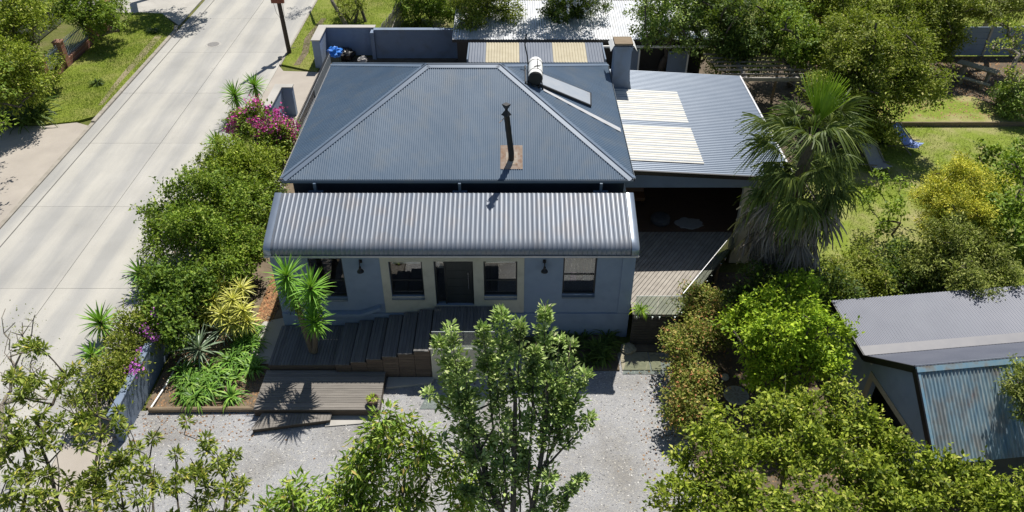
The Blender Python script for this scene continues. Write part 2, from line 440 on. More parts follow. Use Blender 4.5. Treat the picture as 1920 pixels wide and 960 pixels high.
LM = {
 'hedge': leaf_mat('leaf_hedge', [(0, (.045, .08, .010)), (.5, (.12, .19, .022)), (.85, (.19, .26, .032)), (1, (.29, .33, .07))]),
 'hedge_light': leaf_mat('leaf_hedge_light', [(0, (.06, .095, .010)), (.5, (.15, .205, .02)), (.85, (.23, .28, .03)), (1, (.33, .36, .08))]),
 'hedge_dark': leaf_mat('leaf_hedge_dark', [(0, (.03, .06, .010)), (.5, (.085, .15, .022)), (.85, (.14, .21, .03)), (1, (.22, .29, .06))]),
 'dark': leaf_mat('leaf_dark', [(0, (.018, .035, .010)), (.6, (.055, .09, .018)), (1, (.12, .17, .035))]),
 'olive': leaf_mat('leaf_olive', [(0, (.06, .085, .012)), (.5, (.145, .175, .025)), (.9, (.23, .26, .04)), (1, (.34, .31, .09))]),
 'bright': leaf_mat('leaf_bright', [(0, (.085, .15, .012)), (.5, (.19, .285, .018)), (1, (.34, .43, .035))], .25),
 'yellowgreen': leaf_mat('leaf_yellowgreen', [(0, (.05, .08, .010)), (.5, (.15, .195, .02)), (.9, (.26, .30, .035)), (1, (.40, .39, .10))]),
 'yellow': leaf_mat('leaf_yellow', [(0, (.13, .17, .02)), (.3, (.30, .31, .035)), (.65, (.48, .43, .045)), (1, (.64, .54, .08))], .22),
 'pale': leaf_mat('leaf_pale', [(0, (.06, .08, .018)), (.5, (.15, .18, .035)), (.9, (.26, .28, .07)), (1, (.36, .37, .13))]),
 'grey': leaf_mat('leaf_grey', [(0, (.07, .12, .025)), (.5, (.17, .25, .05)), (.9, (.29, .36, .09)), (1, (.40, .45, .17))], .2, .5, .18),
 'red': leaf_mat('leaf_red', [(0, (.06, .085, .018)), (.5, (.17, .20, .035)), (.8, (.30, .27, .08)), (.93, (.36, .22, .09)), (1, (.42, .14, .08))]),
 'mango': leaf_mat('leaf_mango', [(0, (.055, .11, .014)), (.6, (.17, .255, .026)), (.9, (.27, .34, .048)), (1, (.36, .24, .085))], .24, .45, .3),
 'sparse': leaf_mat('leaf_sparse', [(0, (.05, .08, .014)), (.5, (.145, .185, .03)), (.85, (.25, .29, .055)), (.95, (.34, .33, .08)), (1, (.52, .42, .08))]),
 'yucca': leaf_mat('leaf_yucca', [(0, (.06, .14, .018)), (.6, (.13, .27, .03)), (1, (.22, .36, .05))], .2, .5, .18, .15),
 'agave':   leaf_mat('leaf_agave', [(0, (.13, .19, .12)), (1, (.22, .28, .18))], .1, .4, .5, .15, gain=1.34),
 'varieg': leaf_mat('leaf_varieg', [(0, (.27, .29, .05)), (.5, (.50, .48, .11)), (1, (.68, .64, .24))], .2, .5, .18, .15),
 'strap': leaf_mat('leaf_strap', [(0, (.03, .08, .012)), (.6, (.09, .19, .024)), (1, (.19, .30, .05))], .18, .45, .25),
 'palm': leaf_mat('leaf_palm', [(0, (.035, .055, .012)), (.6, (.075, .105, .022)), (1, (.14, .17, .04))], .15, .55, .2, .2),
 'palmnew': leaf_mat('leaf_palm_new', [(0, (.17, .27, .02)), (1, (.24, .36, .03))], .35, .4, .4, .1, gain=1.59),
 'dead':    leaf_mat('leaf_dead_palm', [(0, (.12, .105, .09)), (.6, (.22, .19, .165)), (1, (.34, .29, .24))], .1, .7, .25, .25, gain=1.40),
 'magenta': leaf_mat('leaf_magenta', [(0, (.28, .015, .12)), (.6, (.56, .035, .28)), (1, (.74, .20, .50))], .2),
 'purple':  leaf_mat('petal_purple', [(0, (.34, .06, .40)), (1, (.55, .16, .60))], .25),
 'whitefl': leaf_mat('petal_white', [(0, (.6, .6, .52)), (1, (.75, .75, .7))], .2),
 'grassv':  leaf_mat('blade_verge', [(0, (.08, .13, .016)), (.6, (.15, .21, .03)), (1, (.24, .28, .06))], .25, .6, .2, gain=1.71),
 'grassl':  leaf_mat('blade_lawn', [(0, (.13, .16, .03)), (.6, (.20, .23, .06)), (1, (.32, .30, .12))], .25, .6, .2, gain=1.52),
}

M['verge_dust'] = grass_mat('dusty_turf', (.26, .22, .13), (.33, .28, .18), (.20, .21, .05), .8)

# ------------------------------------------------------------------ the ground, road and paths
def structure(name, mb, mat, parent=None, **k):
    o = mb.build(name, mat, parent, loc=None if parent else (0, 0, 0), **k)
    if not parent: o['kind'] = 'structure'
    return o

structure('ground', MB().sheet([(-420, -300), (420, -300), (420, 500), (-420, 500)], -0.07), M['wild_grass'])
rd = structure('road', MB().sheet([(-24.33, -120), (-15.5, -120), (-15.5, 300), (-24.33, 300)], -0.03), M['joint'])
ys = [51.71 - 6.37 * k for k in range(-3, 9)]
slab_me = {}
for i in range(len(ys) - 1):
    y1, y0 = ys[i] - .007, ys[i + 1] + .007
    for x0, x1, kind in ((-23.56, -19.665, 'a'), (-19.64, -15.5, 'b'), (-24.31, -23.62, 'c')):
        cx, cy = (x0 + x1) / 2, (y0 + y1) / 2
        if kind not in slab_me:
            m_ = MB().box(x0 - cx, x1 - cx, y0 - cy, y1 - cy, -.05, 0)
            o = m_.build('road_slab', M['road'], rd); slab_me[kind] = o.data
        else:
            o = link_mesh('road_slab', slab_me[kind], None, rd)
        o.location = (cx, cy, random.Random(i * 3 + x0).uniform(-.004, .002))
structure('footpath', MB().prism([(-15.47, -60), (-13.63, -60), (-13.63, 38.2), (-15.47, 38.2)], -.06, .012), M['pink_pave'])
structure('gate_drive', MB().prism([(-15.47, 40.1), (-11.0, 40.1), (-11.0, 48.3), (-15.0, 48.6), (-15.47, 49.4)], -.06, .016), M['pink_pave'])
verge = [(-24.5, 42.2), (-24.5, 54.9), (-24.9, 56.6), (-26.6, 58.9), (-28.6, 59.2), (-29.2, 55), (-29.3, 46), (-28.6, 41.2), (-27.0, 41.1), (-25.4, 41.5)]
structure('grass_verge', MB().prism(verge, -.05, .075), M['verge_grass'])
structure('side_drive', MB().prism([(-40, 24), (-24.55, 24), (-24.55, 41.0), (-25.4, 41.4), (-27, 41.0), (-40, 40.6)], -.06, .02), M['pink_pave'])
structure('brick_paving', MB().prism([(-40, 28), (-29.6, 28), (-29.3, 38), (-40, 38)], -.02, .026), M['brick'])
structure('far_drive', MB().prism([(-40, 59.6), (-26.7, 59.1), (-24.6, 56.7), (-24.55, 72), (-40, 72)], -.06, .02), M['concrete'])
structure('near_verge', MB().prism([(-40, -60), (-24.6, -60), (-24.6, 23.9), (-40, 23.9)], -.06, .03), M['pink_pave'])
kb = structure('kerb', MB().box(-24.56, -24.34, -60, 41.5, -.06, .035), M['kerb'])
kme = None
for i in range(15):
    m_ = MB().add([(-.11, -.49, -.06), (.10, -.49, -.06), (.10, -.49, .075), (.055, -.49, .115), (-.11, -.49, .115),
                   (-.11, .49, -.06), (.10, .49, -.06), (.10, .49, .075), (.055, .49, .115), (-.11, .49, .115)],
                  [(0, 1, 2, 3, 4), (9, 8, 7, 6, 5), (0, 5, 6, 1), (1, 6, 7, 2), (2, 7, 8, 3), (3, 8, 9, 4), (4, 9, 5, 0)])
    if kme is None:
        o = m_.build('kerb_stone', M['kerb'], kb); kme = o.data
    else: o = link_mesh('kerb_stone', kme, None, kb)
    o.location = (-24.43 + (0 if i < 14 else -.1), 41.9 + i * 1.0, 0); o.rotation_euler.z = 0 if i < 14 else .25
kr = structure('far_kerb', MB().box(-15.49, -15.36, 49.5, 120, -.06, .07), M['kerb'])
structure('verge_track', MB().prism([(-25.0, 43.5), (-24.75, 43.6), (-24.95, 47), (-24.9, 51), (-25.0, 54.5), (-25.5, 54.5), (-25.45, 51), (-25.3, 47)], .0, .083), M['verge_dust'])
structure('roadside_grass', MB().prism([(-15.35, 49.6), (-12.75, 48.4), (-12.75, 51.6), (-11.5, 51.6), (-6, 53), (-6, 80), (-15.35, 80)], -.06, .05), M['verge_grass'])
structure('worn_path', MB().prism([(-14.5, 49.4), (-14.1, 49.5), (-13.95, 51.5), (-14.3, 54), (-13.9, 58), (-14.3, 58), (-14.75, 54), (-14.4, 51.5)], .0, .058), M['bed_soil'])
structure('gravel_drive', MB().sheet([(-13.63, -20), (7.6, -20), (7.6, 12), (6.4, 17), (6.1, 22.3), (-4.4, 22.3), (-13.2, 19.3), (-13.63, 19.3)], -.004), M['gravel'])
structure('garden_bed', MB().prism([(-13.25, 19.4), (-9.25, 19.4), (-9.2, 23), (-9.6, 27), (-9.6, 40), (-13.3, 40)], -.05, .05), M['bed_soil'])
structure('mulch_bed', MB().prism([(-10.5, 24.1), (-9.8, 24.6), (-9.75, 36), (-10.5, 36)], .0, .07), M['mulch'])
structure('side_path', MB().prism([(-9.95, 21.6), (-9.15, 21.6), (-9.15, 24.3), (-10.1, 24.0), (-10.5, 22.9)], .0, .09), M['concrete'])
structure('house_bed', MB().prism([(.9, 21.3), (4.1, 21.3), (4.1, 23.28), (.9, 23.28)], -.05, .06), M['soil'])
structure('shady_bed', MB().prism([(6.12, 10), (13.2, 10), (13.2, 27.3), (7.0, 27.3), (4.75, 22.7), (4.75, 22.35), (6.12, 22.3)], -.05, .03), M['soil'])
structure('lawn', MB().sheet([(13.2, 22), (60, 22), (60, 40.95), (19.3, 40.95), (13.2, 40.95)], -.01), M['lawn_grass'])
structure('upper_lawn', MB().prism([(19.3, 41.05), (30.2, 41.05), (28.3, 44.4), (25.5, 45.0), (23.6, 46.2), (19, 46)], -.05, .20), M['lawn_grass'])
structure('bare_earth', MB().prism([(19, 46.02), (23.6, 46.22), (25.5, 45.02), (28.3, 44.42), (30.22, 41.05), (60, 41.05), (60, 50.6), (19, 50.6)], -.05, .19), M['soil'])
structure('back_yard', MB().prism([(-12.4, 36.6), (13.15, 36.6), (19.2, 37.5), (19.2, 50.4), (-12.4, 51)], -.05, .0), M['soil'])
structure('field', MB().prism([(19, 50.9), (90, 50.9), (90, 110), (19, 110)], -.05, .06), M['grassfield'] if 'grassfield' in M else M['verge_grass'])
structure('apron', MB().prism([(-6.6, 18.55), (-4.75, 18.75), (-4.7, 19.2), (-6.5, 19.2)], -.02, .035), M['concrete'])
structure('footing', MB().prism([(-4.66, 20.35), (-3.0, 20.6), (-2.9, 20.88), (-4.66, 20.88)], -.02, .10), M['concrete'])
# pale flagstones at the end of the gravel
t = thing('stepping_paving', 'square stone paving slabs at the end of the gravel beside the red-tinged hedge', 'paving', (4.9, 21.8, 0))
for x0, x1, y0, y1 in ((4.2, 5.28, 21.32, 22.3), (5.33, 5.72, 21.3, 22.28)):
    MB().box(x0, x1, y0, y1, -.03, .03).build('paving_slab', M['stone'], t, bevel=.01)
# manhole covers
def manhole(x, y, z, r, label):
    t = thing('manhole_cover', label, 'manhole cover', (x, y, z))
    MB().lathe((x, y, z), [(r, -.02), (r, .006)], 28).build('rim', M['concrete'], t)
    MB().lathe((x, y, z + .007), [(r * .78, -.01), (r * .78, .006), (r * .72, .012)], 28).build('lid', M['iron'], t)
manhole(-20.95, 53.1, .0, .52, 'round iron manhole cover set in the far end of the concrete road')
t = thing('inspection_chamber', 'raised round concrete chamber lid on the grass behind the grey wall corner', 'chamber lid', (-11.5, 52.6, .05))
MB().lathe((-11.5, 52.6, 0), [(.75, .0), (.75, .22), (.70, .26)], 28).build('lid', M['concrete'], t)

# ------------------------------------------------------------------ roof sheets
def sheets(parent, mat, O, s, t, Wd, lower, upper, pitch=.085, amp=.015, sheet=.85, name='roof_sheet', lift=0.0, mats=None, sub=6):
    O, s, t = Vector(O), Vector(s).normalized(), Vector(t).normalized()
    n = s.cross(t)
    if n.z < 0: n = -n
    o0 = org(parent)
    k, s0, out = 0, 0.0, []
    while s0 < Wd - 1e-4:
        s1 = min(s0 + sheet, Wd)
        ss = np.arange(s0, s1 + 1e-6, pitch / sub)
        if s1 - ss[-1] > 1e-4: ss = np.append(ss, s1)
        h = amp * np.sin(2 * np.pi * ss / pitch) + lift
        lo_ = np.array([lower(x) for x in ss]); up_ = np.array([upper(x) for x in ss])
        up_ = np.maximum(up_, lo_ + .002)
        P = np.array(O - o0)[None] + ss[:, None] * np.array(s)[None] + h[:, None] * np.array(n)[None]
        va = P + lo_[:, None] * np.array(t)[None]; vb = P + up_[:, None] * np.array(t)[None]
        m = len(ss); i = np.arange(m - 1)
        q = np.stack([i, i + 1, i + 1 + m, i + m], 1)
        me = np_mesh(name, np.concatenate([va, vb]), quads=q, smooth=True)
        out.append(link_mesh(name, me, mats[k % len(mats)] if mats else mat, parent))
        s0 = s1; k += 1
    return out

def ridge_cap(parent, a, b, n1, n2, mat, wing=.21, lift=.028, roll=.032, name='ridge_cap'):
    a, b = Vector(a), Vector(b)
    d = (b - a).normalized()
    m = MB()
    up = (Vector(n1) + Vector(n2)).normalized()
    for n in (Vector(n1), Vector(n2)):
        w = d.cross(n).normalized()
        if w.z > 0: w = -w
        o = n * lift
        m.add([a + o, b + o, b + o + w * wing, a + o + w * wing, a + o - n * .015, b + o - n * .015, b + w * wing + n * .008, a + w * wing + n * .008],
              [(0, 1, 2, 3), (3, 2, 6, 7)])
    m.tube([a + up * lift, b + up * lift], roll, 8)
    return m.build(name, mat, parent)

# ------------------------------------------------------------------ the house
XL, XR, YF, YB, ZE, ZR = -8.78, 4.62, 25.8, 36.5, 5.79, 8.08
YR, RX0, RX1 = 31.15, -3.56, -.52
house = thing('house', 'long single storey grey house with blue hipped corrugated roof and bullnose verandah', 'house', (-2.1, 30.0, 0))
def wall_with_openings(m, x0, x1, z0, z1, opens, y0, y1):
    xs = sorted({x0, x1} | {v for o in opens for v in o[:2] if x0 < v < x1})
    zs = sorted({z0, z1} | {v for o in opens for v in o[2:] if z0 < v < z1})
    for i in range(len(xs) - 1):
        for j in range(len(zs) - 1):
            cx, cz = (xs[i] + xs[i + 1]) / 2, (zs[j] + zs[j + 1]) / 2
            if not any(o[0] < cx < o[1] and o[2] < cz < o[3] for o in opens):
                m.box(xs[i], xs[i + 1], y0, y1, zs[j], zs[j + 1])
    return m
WIN = [(-7.62, -6.34, 1.95, 3.86), (-4.62, -3.36, 2.02, 3.72), (-1.07, .20, 2.02, 3.74), (1.92, 3.18, 2.10, 3.88)]
DOOR = (-2.93, -1.46, 1.58, 3.74)
m = MB()
wall_with_openings(m, -9.0, 4.58, 1.19, 4.45, WIN + [DOOR], 23.3, 23.52)
m.box(-9.0, 4.58, 23.24, 23.5, -.05, 1.188)                      # plinth, a little proud
m.box(-9.0, -8.8, 23.53, 26.1, -.05, 4.7).box(4.38, 4.58, 23.53, 26.1, -.05, 4.7)
m.box(4.12, 4.60, 23.25, 23.297, 1.19, 4.4)                      # corner pilaster
m.build('front_wall', M['wall_grey'], house)
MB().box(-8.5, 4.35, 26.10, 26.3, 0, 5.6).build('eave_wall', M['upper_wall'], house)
m = MB().box(-8.5, 4.35, 36.0, 36.2, 0, 5.6).box(-8.5, -8.3, 26.31, 35.99, 0, 5.6).box(4.15, 4.35, 26.31, 35.99, 0, 5.6)
m.build('main_wall', M['wall_grey'], house)
MB().box(-8.79, 4.37, 23.53, 26.09, 1.40, 1.55).build('hall_floor', M['floor_wood'], house)
m = MB()
wall_with_openings(m, -4.93, .46, 1.22, 4.40, [WIN[1], WIN[2], DOOR], 23.272, 23.299)
m.build('entrance_surround', M['wall_cream'], house)
# plaster ledge that steps up along the left wall
m = MB()
m.add([(-8.6, 23.06, 1.30), (-5.9, 23.06, 1.30), (-5.1, 23.06, 1.62), (-5.1, 23.06, 1.50), (-5.85, 23.06, 1.19), (-8.6, 23.06, 1.19),
       (-8.6, 23.29, 1.30), (-5.9, 23.29, 1.30), (-5.1, 23.29, 1.62), (-5.1, 23.29, 1.50), (-5.85, 23.29, 1.19), (-8.6, 23.29, 1.19)],
      [(0, 5, 4, 1), (1, 4, 3, 2), (0, 1, 7, 6), (1, 2, 8, 7), (2, 3, 9, 8), (3, 4, 10, 9), (4, 5, 11, 10)])
m.build('ledge', M['wall_grey'], house)
def window(w, rail, curtain=None):
    x0, x1, z0, z1 = w
    m = MB()
    f = .06
    for bx in ((x0, x0 + f, z0, z1), (x1 - f, x1, z0, z1), (x0 + f, x1 - f, z1 - f, z1), (x0 + f, x1 - f, z0, z0 + f), (x0 + f, x1 - f, rail - .025, rail + .025)):
        m.box(bx[0] + .003, bx[1] - .003, 23.40, 23.47, bx[2] + .003, bx[3] - .003)
    o = m.build('window', M['dark_frame'], house)
    MB().box(x0 + f, x1 - f, 23.425, 23.432, rail + .025, z1 - f).build('pane', M['pane'], o)
    MB().box(x0 + f, x1 - f, 23.445, 23.452, z0 + f, rail - .025).build('pane', M['pane'], o)
    MB().add([(x0 + .004, 23.20, z0 - .05), (x1 - .004, 23.20, z0 - .05), (x1 - .004, 23.40, z0 + .01), (x0 + .004, 23.40, z0 + .01),
              (x0 + .004, 23.20, z0 - .11), (x1 - .004, 23.20, z0 - .11), (x1 - .004, 23.40, z0 - .11), (x0 + .004, 23.40, z0 - .11)],
             [(0, 1, 2, 3), (4, 5, 1, 0), (5, 6, 2, 1), (7, 4, 0, 3), (4, 7, 6, 5)]).build('sill', M['fascia'], o)
    return o
def drape(parent, name, x0, x1, z0, z1, y, mat, folds=9):
    n = folds * 6
    xs = np.linspace(x0, x1, n)
    yy = y + .02 * np.sin(np.linspace(0, folds * 2 * np.pi, n))
    o = org(parent)
    v = np.concatenate([np.stack([xs - o.x, yy - o.y, np.full(n, z) - o.z], 1) for z in (z0, z1)])
    i = np.arange(n - 1)
    return link_mesh(name, np_mesh(name, v, quads=np.stack([i, i + 1, i + 1 + n, i + n], 1), smooth=True), mat, parent)
w0 = window(WIN[0], 2.75)
w1 = window(WIN[1], 2.75)
MB().box(-4.52, -3.46, 23.56, 23.60, 3.42, 3.62).build('blind', M['white'], w1)
w2 = window(WIN[2], 2.75)
MB().box(-.97, .10, 23.56, 23.60, 3.46, 3.64).build('blind', M['white'], w2)
w3 = window(WIN[3], 3.02)
drape(w3, 'curtain', 1.95, 3.15, 3.02, 3.85, 23.56, M['cream_blind'], 12)
for a, b, c in ((1.98, 2.22, 'cloth_white'), (2.24, 2.46, 'pinkcloth'), (2.72, 2.98, 'cloth_white')):
    if c == 'pinkcloth' and c not in M: M[c] = pm('pink_cloth', (.55, .28, .42), (.62, .36, .5), 8, .9)
    drape(w3, 'curtain', a, b, 2.55, 3.0, 23.60, M[c], 3)
# door
x0, x1, z0, z1 = DOOR
m = MB()
for bx in ((x0, x0 + .07, z0, z1), (x1 - .07, x1, z0, z1), (x0 + .07, x1 - .07, z1 - .06, z1), (x0 + .36, x0 + .42, z0, z1 - .06)):
    m.box(bx[0] + .003, bx[1] - .003, 23.38, 23.48, bx[2], bx[3] - .003)
door = m.build('door', M['dark_frame'], house)
MB().box(x0 + .42, x1 - .07, 23.41, 23.455, z0 + .02, z1 - .06).build('door_leaf', M['door'], door)
for i in range(5):
    MB().box(x0 + .50, x1 - .15, 23.402, 23.4095, z0 + .10 + i * .39, z0 + .46 + i * .39).build('panel', M['door'], door)
MB().box(x0 + .07, x0 + .36, 23.42, 23.43, z0 + .02, z1 - .06).build('pane', M['pane'], door)
MB().tube([(x1 - .20, 23.40, 2.35), (x1 - .20, 23.34, 2.35), (x1 - .20, 23.34, 3.15), (x1 - .20, 23.40, 3.15)], .014, 6).build('handle', M['chrome'], door)
MB().box(x0 + .10, x0 + .33, 23.50, 23.52, 3.25, 3.62).build('notice', M['cloth_white'], door)

# main roof: each sheet a piece
slopeF, slopeL, slopeR = 2.29 / 5.35, 2.29 / (RX0 - XL), 2.29 / (XR - RX1)
def unit(a, b): 
    v = Vector(a); return v.normalized()
tF = Vector((0, 1, slopeF)).normalized(); tL = Vector((1, 0, slopeL)).normalized(); tR = Vector((-1, 0, slopeR)).normalized(); tB = Vector((0, -1, slopeF)).normalized()
nF, nL, nR, nB = Vector((0, -slopeF, 1)).normalized(), Vector((-slopeL, 0, 1)).normalized(), Vector((slopeR, 0, 1)).normalized(), Vector((0, slopeF, 1)).normalized()
lift = -.035
m = MB().add([(XL, YF, ZE + lift), (XR, YF, ZE + lift), (XR, YB, ZE + lift), (XL, YB, ZE + lift), (RX0, YR, ZR + lift), (RX1, YR, ZR + lift)],
             [(0, 1, 5, 4), (1, 2, 5), (2, 3, 4, 5), (3, 0, 4), (3, 2, 1, 0)])
roof = m.build('roof', M['roof_blue'], house)
LF, LL, LR = 5.35 / tF.y, (RX0 - XL) / tL.x, (XR - RX1) / -tR.x
sheets(roof, M['roof_blue'], (XL, YF, ZE), (1, 0, 0), tF, XR - XL, lambda s: -.05, lambda s: LF * max(0, min(1, s / (RX0 - XL), (XR - XL - s) / (XR - RX1))))
sheets(roof, M['roof_blue'], (XR, YB, ZE), (-1, 0, 0), tB, XR - XL, lambda s: -.05, lambda s: LF * max(0, min(1, s / (XR - RX1), (XR - XL - s) / (RX0 - XL))))
sheets(roof, M['roof_blue'], (XL, YB, ZE), (0, -1, 0), tL, YB - YF, lambda s: -.05, lambda s: LL * max(0, min(s, YB - YF - s) / 5.35), pitch=.14, sheet=.84, amp=.022)
sheets(roof, M['roof_blue'], (XR, YF, ZE), (0, 1, 0), tR, YB - YF, lambda s: -.05, lambda s: LR * max(0, min(s, YB - YF - s) / 5.35), pitch=.14, sheet=.84, amp=.022)
P = {'fl': (XL, YF, ZE), 'fr': (XR, YF, ZE), 'bl': (XL, YB, ZE), 'br': (XR, YB, ZE), 'rl': (RX0, YR, ZR), 'rr': (RX1, YR, ZR)}
for a, b, n1, n2 in (('fl', 'rl', nF, nL), ('fr', 'rr', nF, nR), ('bl', 'rl', nB, nL), ('br', 'rr', nB, nR), ('rl', 'rr', nF, nB)):
    ridge_cap(roof, P[a], P[b], n1, n2, M['roof_cap'])
def gutter(parent, a, b, out, mat, w=.12, h=.11):
    a, b, out = Vector(a), Vector(b), Vector(out)
    m = MB()
    m.bar(a + out * w + Vector((0, 0, -h / 2)), b + out * w + Vector((0, 0, -h / 2)), .012, h)
    m.bar(a + Vector((0, 0, -h / 2)), b + Vector((0, 0, -h / 2)), .012, h)
    m.bar(a + out * w / 2 + Vector((0, 0, -h)), b + out * w / 2 + Vector((0, 0, -h)), w, .012)
    return m.build('gutter', mat, parent)
gutter(roof, (XL, YF, ZE - .02), (XR, YF, ZE - .02), (0, -1, 0), M['roof_blue'])
gutter(roof, (XL, YF, ZE - .02), (XL, YB, ZE - .02), (-1, 0, 0), M['flash'], .09)
gutter(roof, (XR, YF, ZE - .02), (XR, YB, ZE - .02), (1, 0, 0), M['fascia'], .09)
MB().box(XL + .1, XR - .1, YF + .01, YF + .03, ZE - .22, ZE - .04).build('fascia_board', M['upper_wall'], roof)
MB().box(XL + .1, XR - .1, YF + .04, 26.09, ZE - .24, ZE - .20).build('soffit', M['dark_frame'], roof)
for bx in (-7.53, -2.0, 3.4):
    MB().box(bx - .05, bx + .05, 25.56, 25.68, 5.33, 5.70).box(bx - .28, bx + .28, 25.52, 25.70, 5.28, 5.33).build('bracket', M['roof_blue'], roof)
# rust stained flashing round the flue, the flue with a cowl
def onF(x, y, d=0): return Vector((x, y, ZE + slopeF * (y - YF))) + nF * d
M['rust_flash'] = pm('rusting_flashing', (.26, .17, .11), (.34, .29, .25), 4, .8, c3=(.2, .09, .04), s3=5, k3=.8)
def patch(x0, x1, y0, y1, d, name, mat, parent):
    c = [onF(x0, y0, d), onF(x1, y0, d), onF(x1, y1, d), onF(x0, y1, d)]
    e = [p - nF * .03 for p in c]
    return MB().add(c + e, [(0, 1, 2, 3), (0, 4, 5, 1), (1, 5, 6, 2), (2, 6, 7, 3), (3, 7, 4, 0)]).build(name, mat, parent)
flue = MB().tube([(-.03, 26.62, 6.0), (-.03, 26.62, 6.42), (-.2, 26.66, 8.02)], [.115, .115, .112], 16).build('flue', M['black'], house)
patch(-.45, .41, 26.2, 27.25, .018, 'flashing', M['rust_flash'], flue)
M['rust_pale'] = pm('pale_rusting_flashing', (.34, .27, .20), (.42, .37, .31), 7, .8, c3=(.24, .13, .07), s3=9, k3=.8)
patch(-.24, .22, 26.38, 26.95, .030, 'flashing', M['rust_pale'], flue)
c = (-.21, 26.66, 0)
MB().lathe((c[0], c[1], 8.02), [(.115, 0), (.20, .02), (.05, .22), (.06, .24)], 4).build('cowl', M['black'], flue)
MB().lathe((c[0], c[1], 8.26), [(.05, 0), (.17, .20), (.16, .22)], 4).build('cowl', M['black'], flue)
MB().bar((-.22, 26.6, 8.0), (-.48, 26.45, 7.82), .03, .015).build('stay', M['rust_flash'], flue)

# verandah roof: one part, ribbed sheets curling down at the front
path = [(25.32, 5.44), (24.6, 5.215), (23.9, 4.995), (23.3, 4.805), (23.12, 4.74), (23.0, 4.68), (22.92, 4.61), (22.875, 4.545), (22.86, 4.44), (22.855, 4.345)]
def swept(name, mat, parent, xs, hs, lift=0.0):
    o = org(parent); n = len(xs)
    rows = []
    for i, (y, z) in enumerate(path):
        a, b = path[max(i - 1, 0)], path[min(i + 1, len(path) - 1)]
        dy, dz = b[0] - a[0], b[1] - a[1]
        l = math.hypot(dy, dz); ny, nz = dz / l, -dy / l
        rows.append(np.stack([xs - o.x, y + (hs + lift) * ny - o.y, z + (hs + lift) * nz - o.z], 1))
    i = np.arange(n - 1); q = []
    for r in range(len(path) - 1):
        q.append(np.stack([i + r * n + n, i + 1 + r * n + n, i + 1 + r * n, i + r * n], 1))
    me = np_mesh(name, np.concatenate(rows), quads=np.concatenate(q)[:, ::-1])
    return link_mesh(name, me, mat, parent)
VX0, VX1, RIB = -8.76, 4.36, .1745
ver = swept('verandah_roof', M['dark_frame'], house, np.array([-9.0, 4.58]), np.array([-.03, -.03]))
nr = round((VX1 - VX0) / RIB)
for k in range(0, nr, 4):
    xs, hs = [], []
    for j in range(k, min(k + 4, nr)):
        x = VX0 + j * RIB
        xs += [x, x + .112, x + .121, x + .143, x + .152]; hs += [0, 0, .016, .016, 0]
    xs.append(VX0 + min(k + 4, nr) * RIB); hs.append(0)
    swept('roof_sheet', M['verandah'], ver, np.array(xs), np.array(hs), .002 if (k // 4) % 2 else 0)
swept('edge_flashing', M['verandah_edge'], ver, np.array([-9.03, -9.0, -8.80, -8.74]), np.array([-.05, .028, .028, .03]), .004)
swept('edge_flashing', M['verandah_edge'], ver, np.array([4.34, 4.40, 4.60, 4.63]), np.array([.03, .028, .028, -.05]), .004)
gutter(ver, (-9.02, 22.90, 4.34), (4.62, 22.90, 4.34), (0, -1, 0), M['flash'], .09, .07)
MB().box(-9.0, 4.58, 22.92, 23.29, 4.30, 4.335).build('soffit', M['fascia'], ver)
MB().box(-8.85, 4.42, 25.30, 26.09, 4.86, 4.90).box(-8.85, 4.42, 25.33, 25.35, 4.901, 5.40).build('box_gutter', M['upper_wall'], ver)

# chimney on the extension side
ch = MB()
prof = [(1.12, .95, 4.55), (1.12, .95, 4.92), (1.0, .88, 5.15), (.86, .80, 5.5), (.80, .76, 5.9), (.80, .76, 6.95)]
cx, cy = 5.22, 35.65
vs, fs = [], []
for w, d, z in prof: vs += [(cx - w / 2, cy - d / 2, z), (cx + w / 2, cy - d / 2, z), (cx + w / 2, cy + d / 2, z), (cx - w / 2, cy + d / 2, z)]
for i in range(len(prof) - 1):
    for k in range(4): fs.append((i * 4 + k, i * 4 + (k + 1) % 4, i * 4 + 4 + (k + 1) % 4, i * 4 + 4 + k))
fs.append((20, 21, 22, 23))
chim = ch.add(vs, fs).build('chimney', M['wall_blue'], house)
m = MB().box(cx - .44, cx + .44, cy - .42, cy + .42, 6.96, 7.16)
m.build('chimney_collar', M['wall_blue'], chim)
a, b = .62, .46
MB().add([(cx - a, cy - a, 7.02), (cx + a, cy - a, 7.02), (cx + a, cy + a, 7.02), (cx - a, cy + a, 7.02), (cx - b, cy - b, 7.24), (cx + b, cy - b, 7.24), (cx + b, cy + b, 7.24), (cx - b, cy + b, 7.24)],
         [(1, 2, 6, 5), (3, 0, 4, 7), (4, 5, 6, 7)]).build('chimney_hood', M['white'], chim)
MB().box(cx - .43, cx + .43, cy - .45, cy + .43, 7.245, 7.33).build('chimney_cap', M['sleeper'], chim)
MB().tube([(cx - .1, 35.0, 4.98), (cx + .15, 34.85, 5.0), (cx + .3, 34.95, 5.02), (cx + .2, 35.1, 5.05)], .02, 6).build('cable', M['black'], chim)

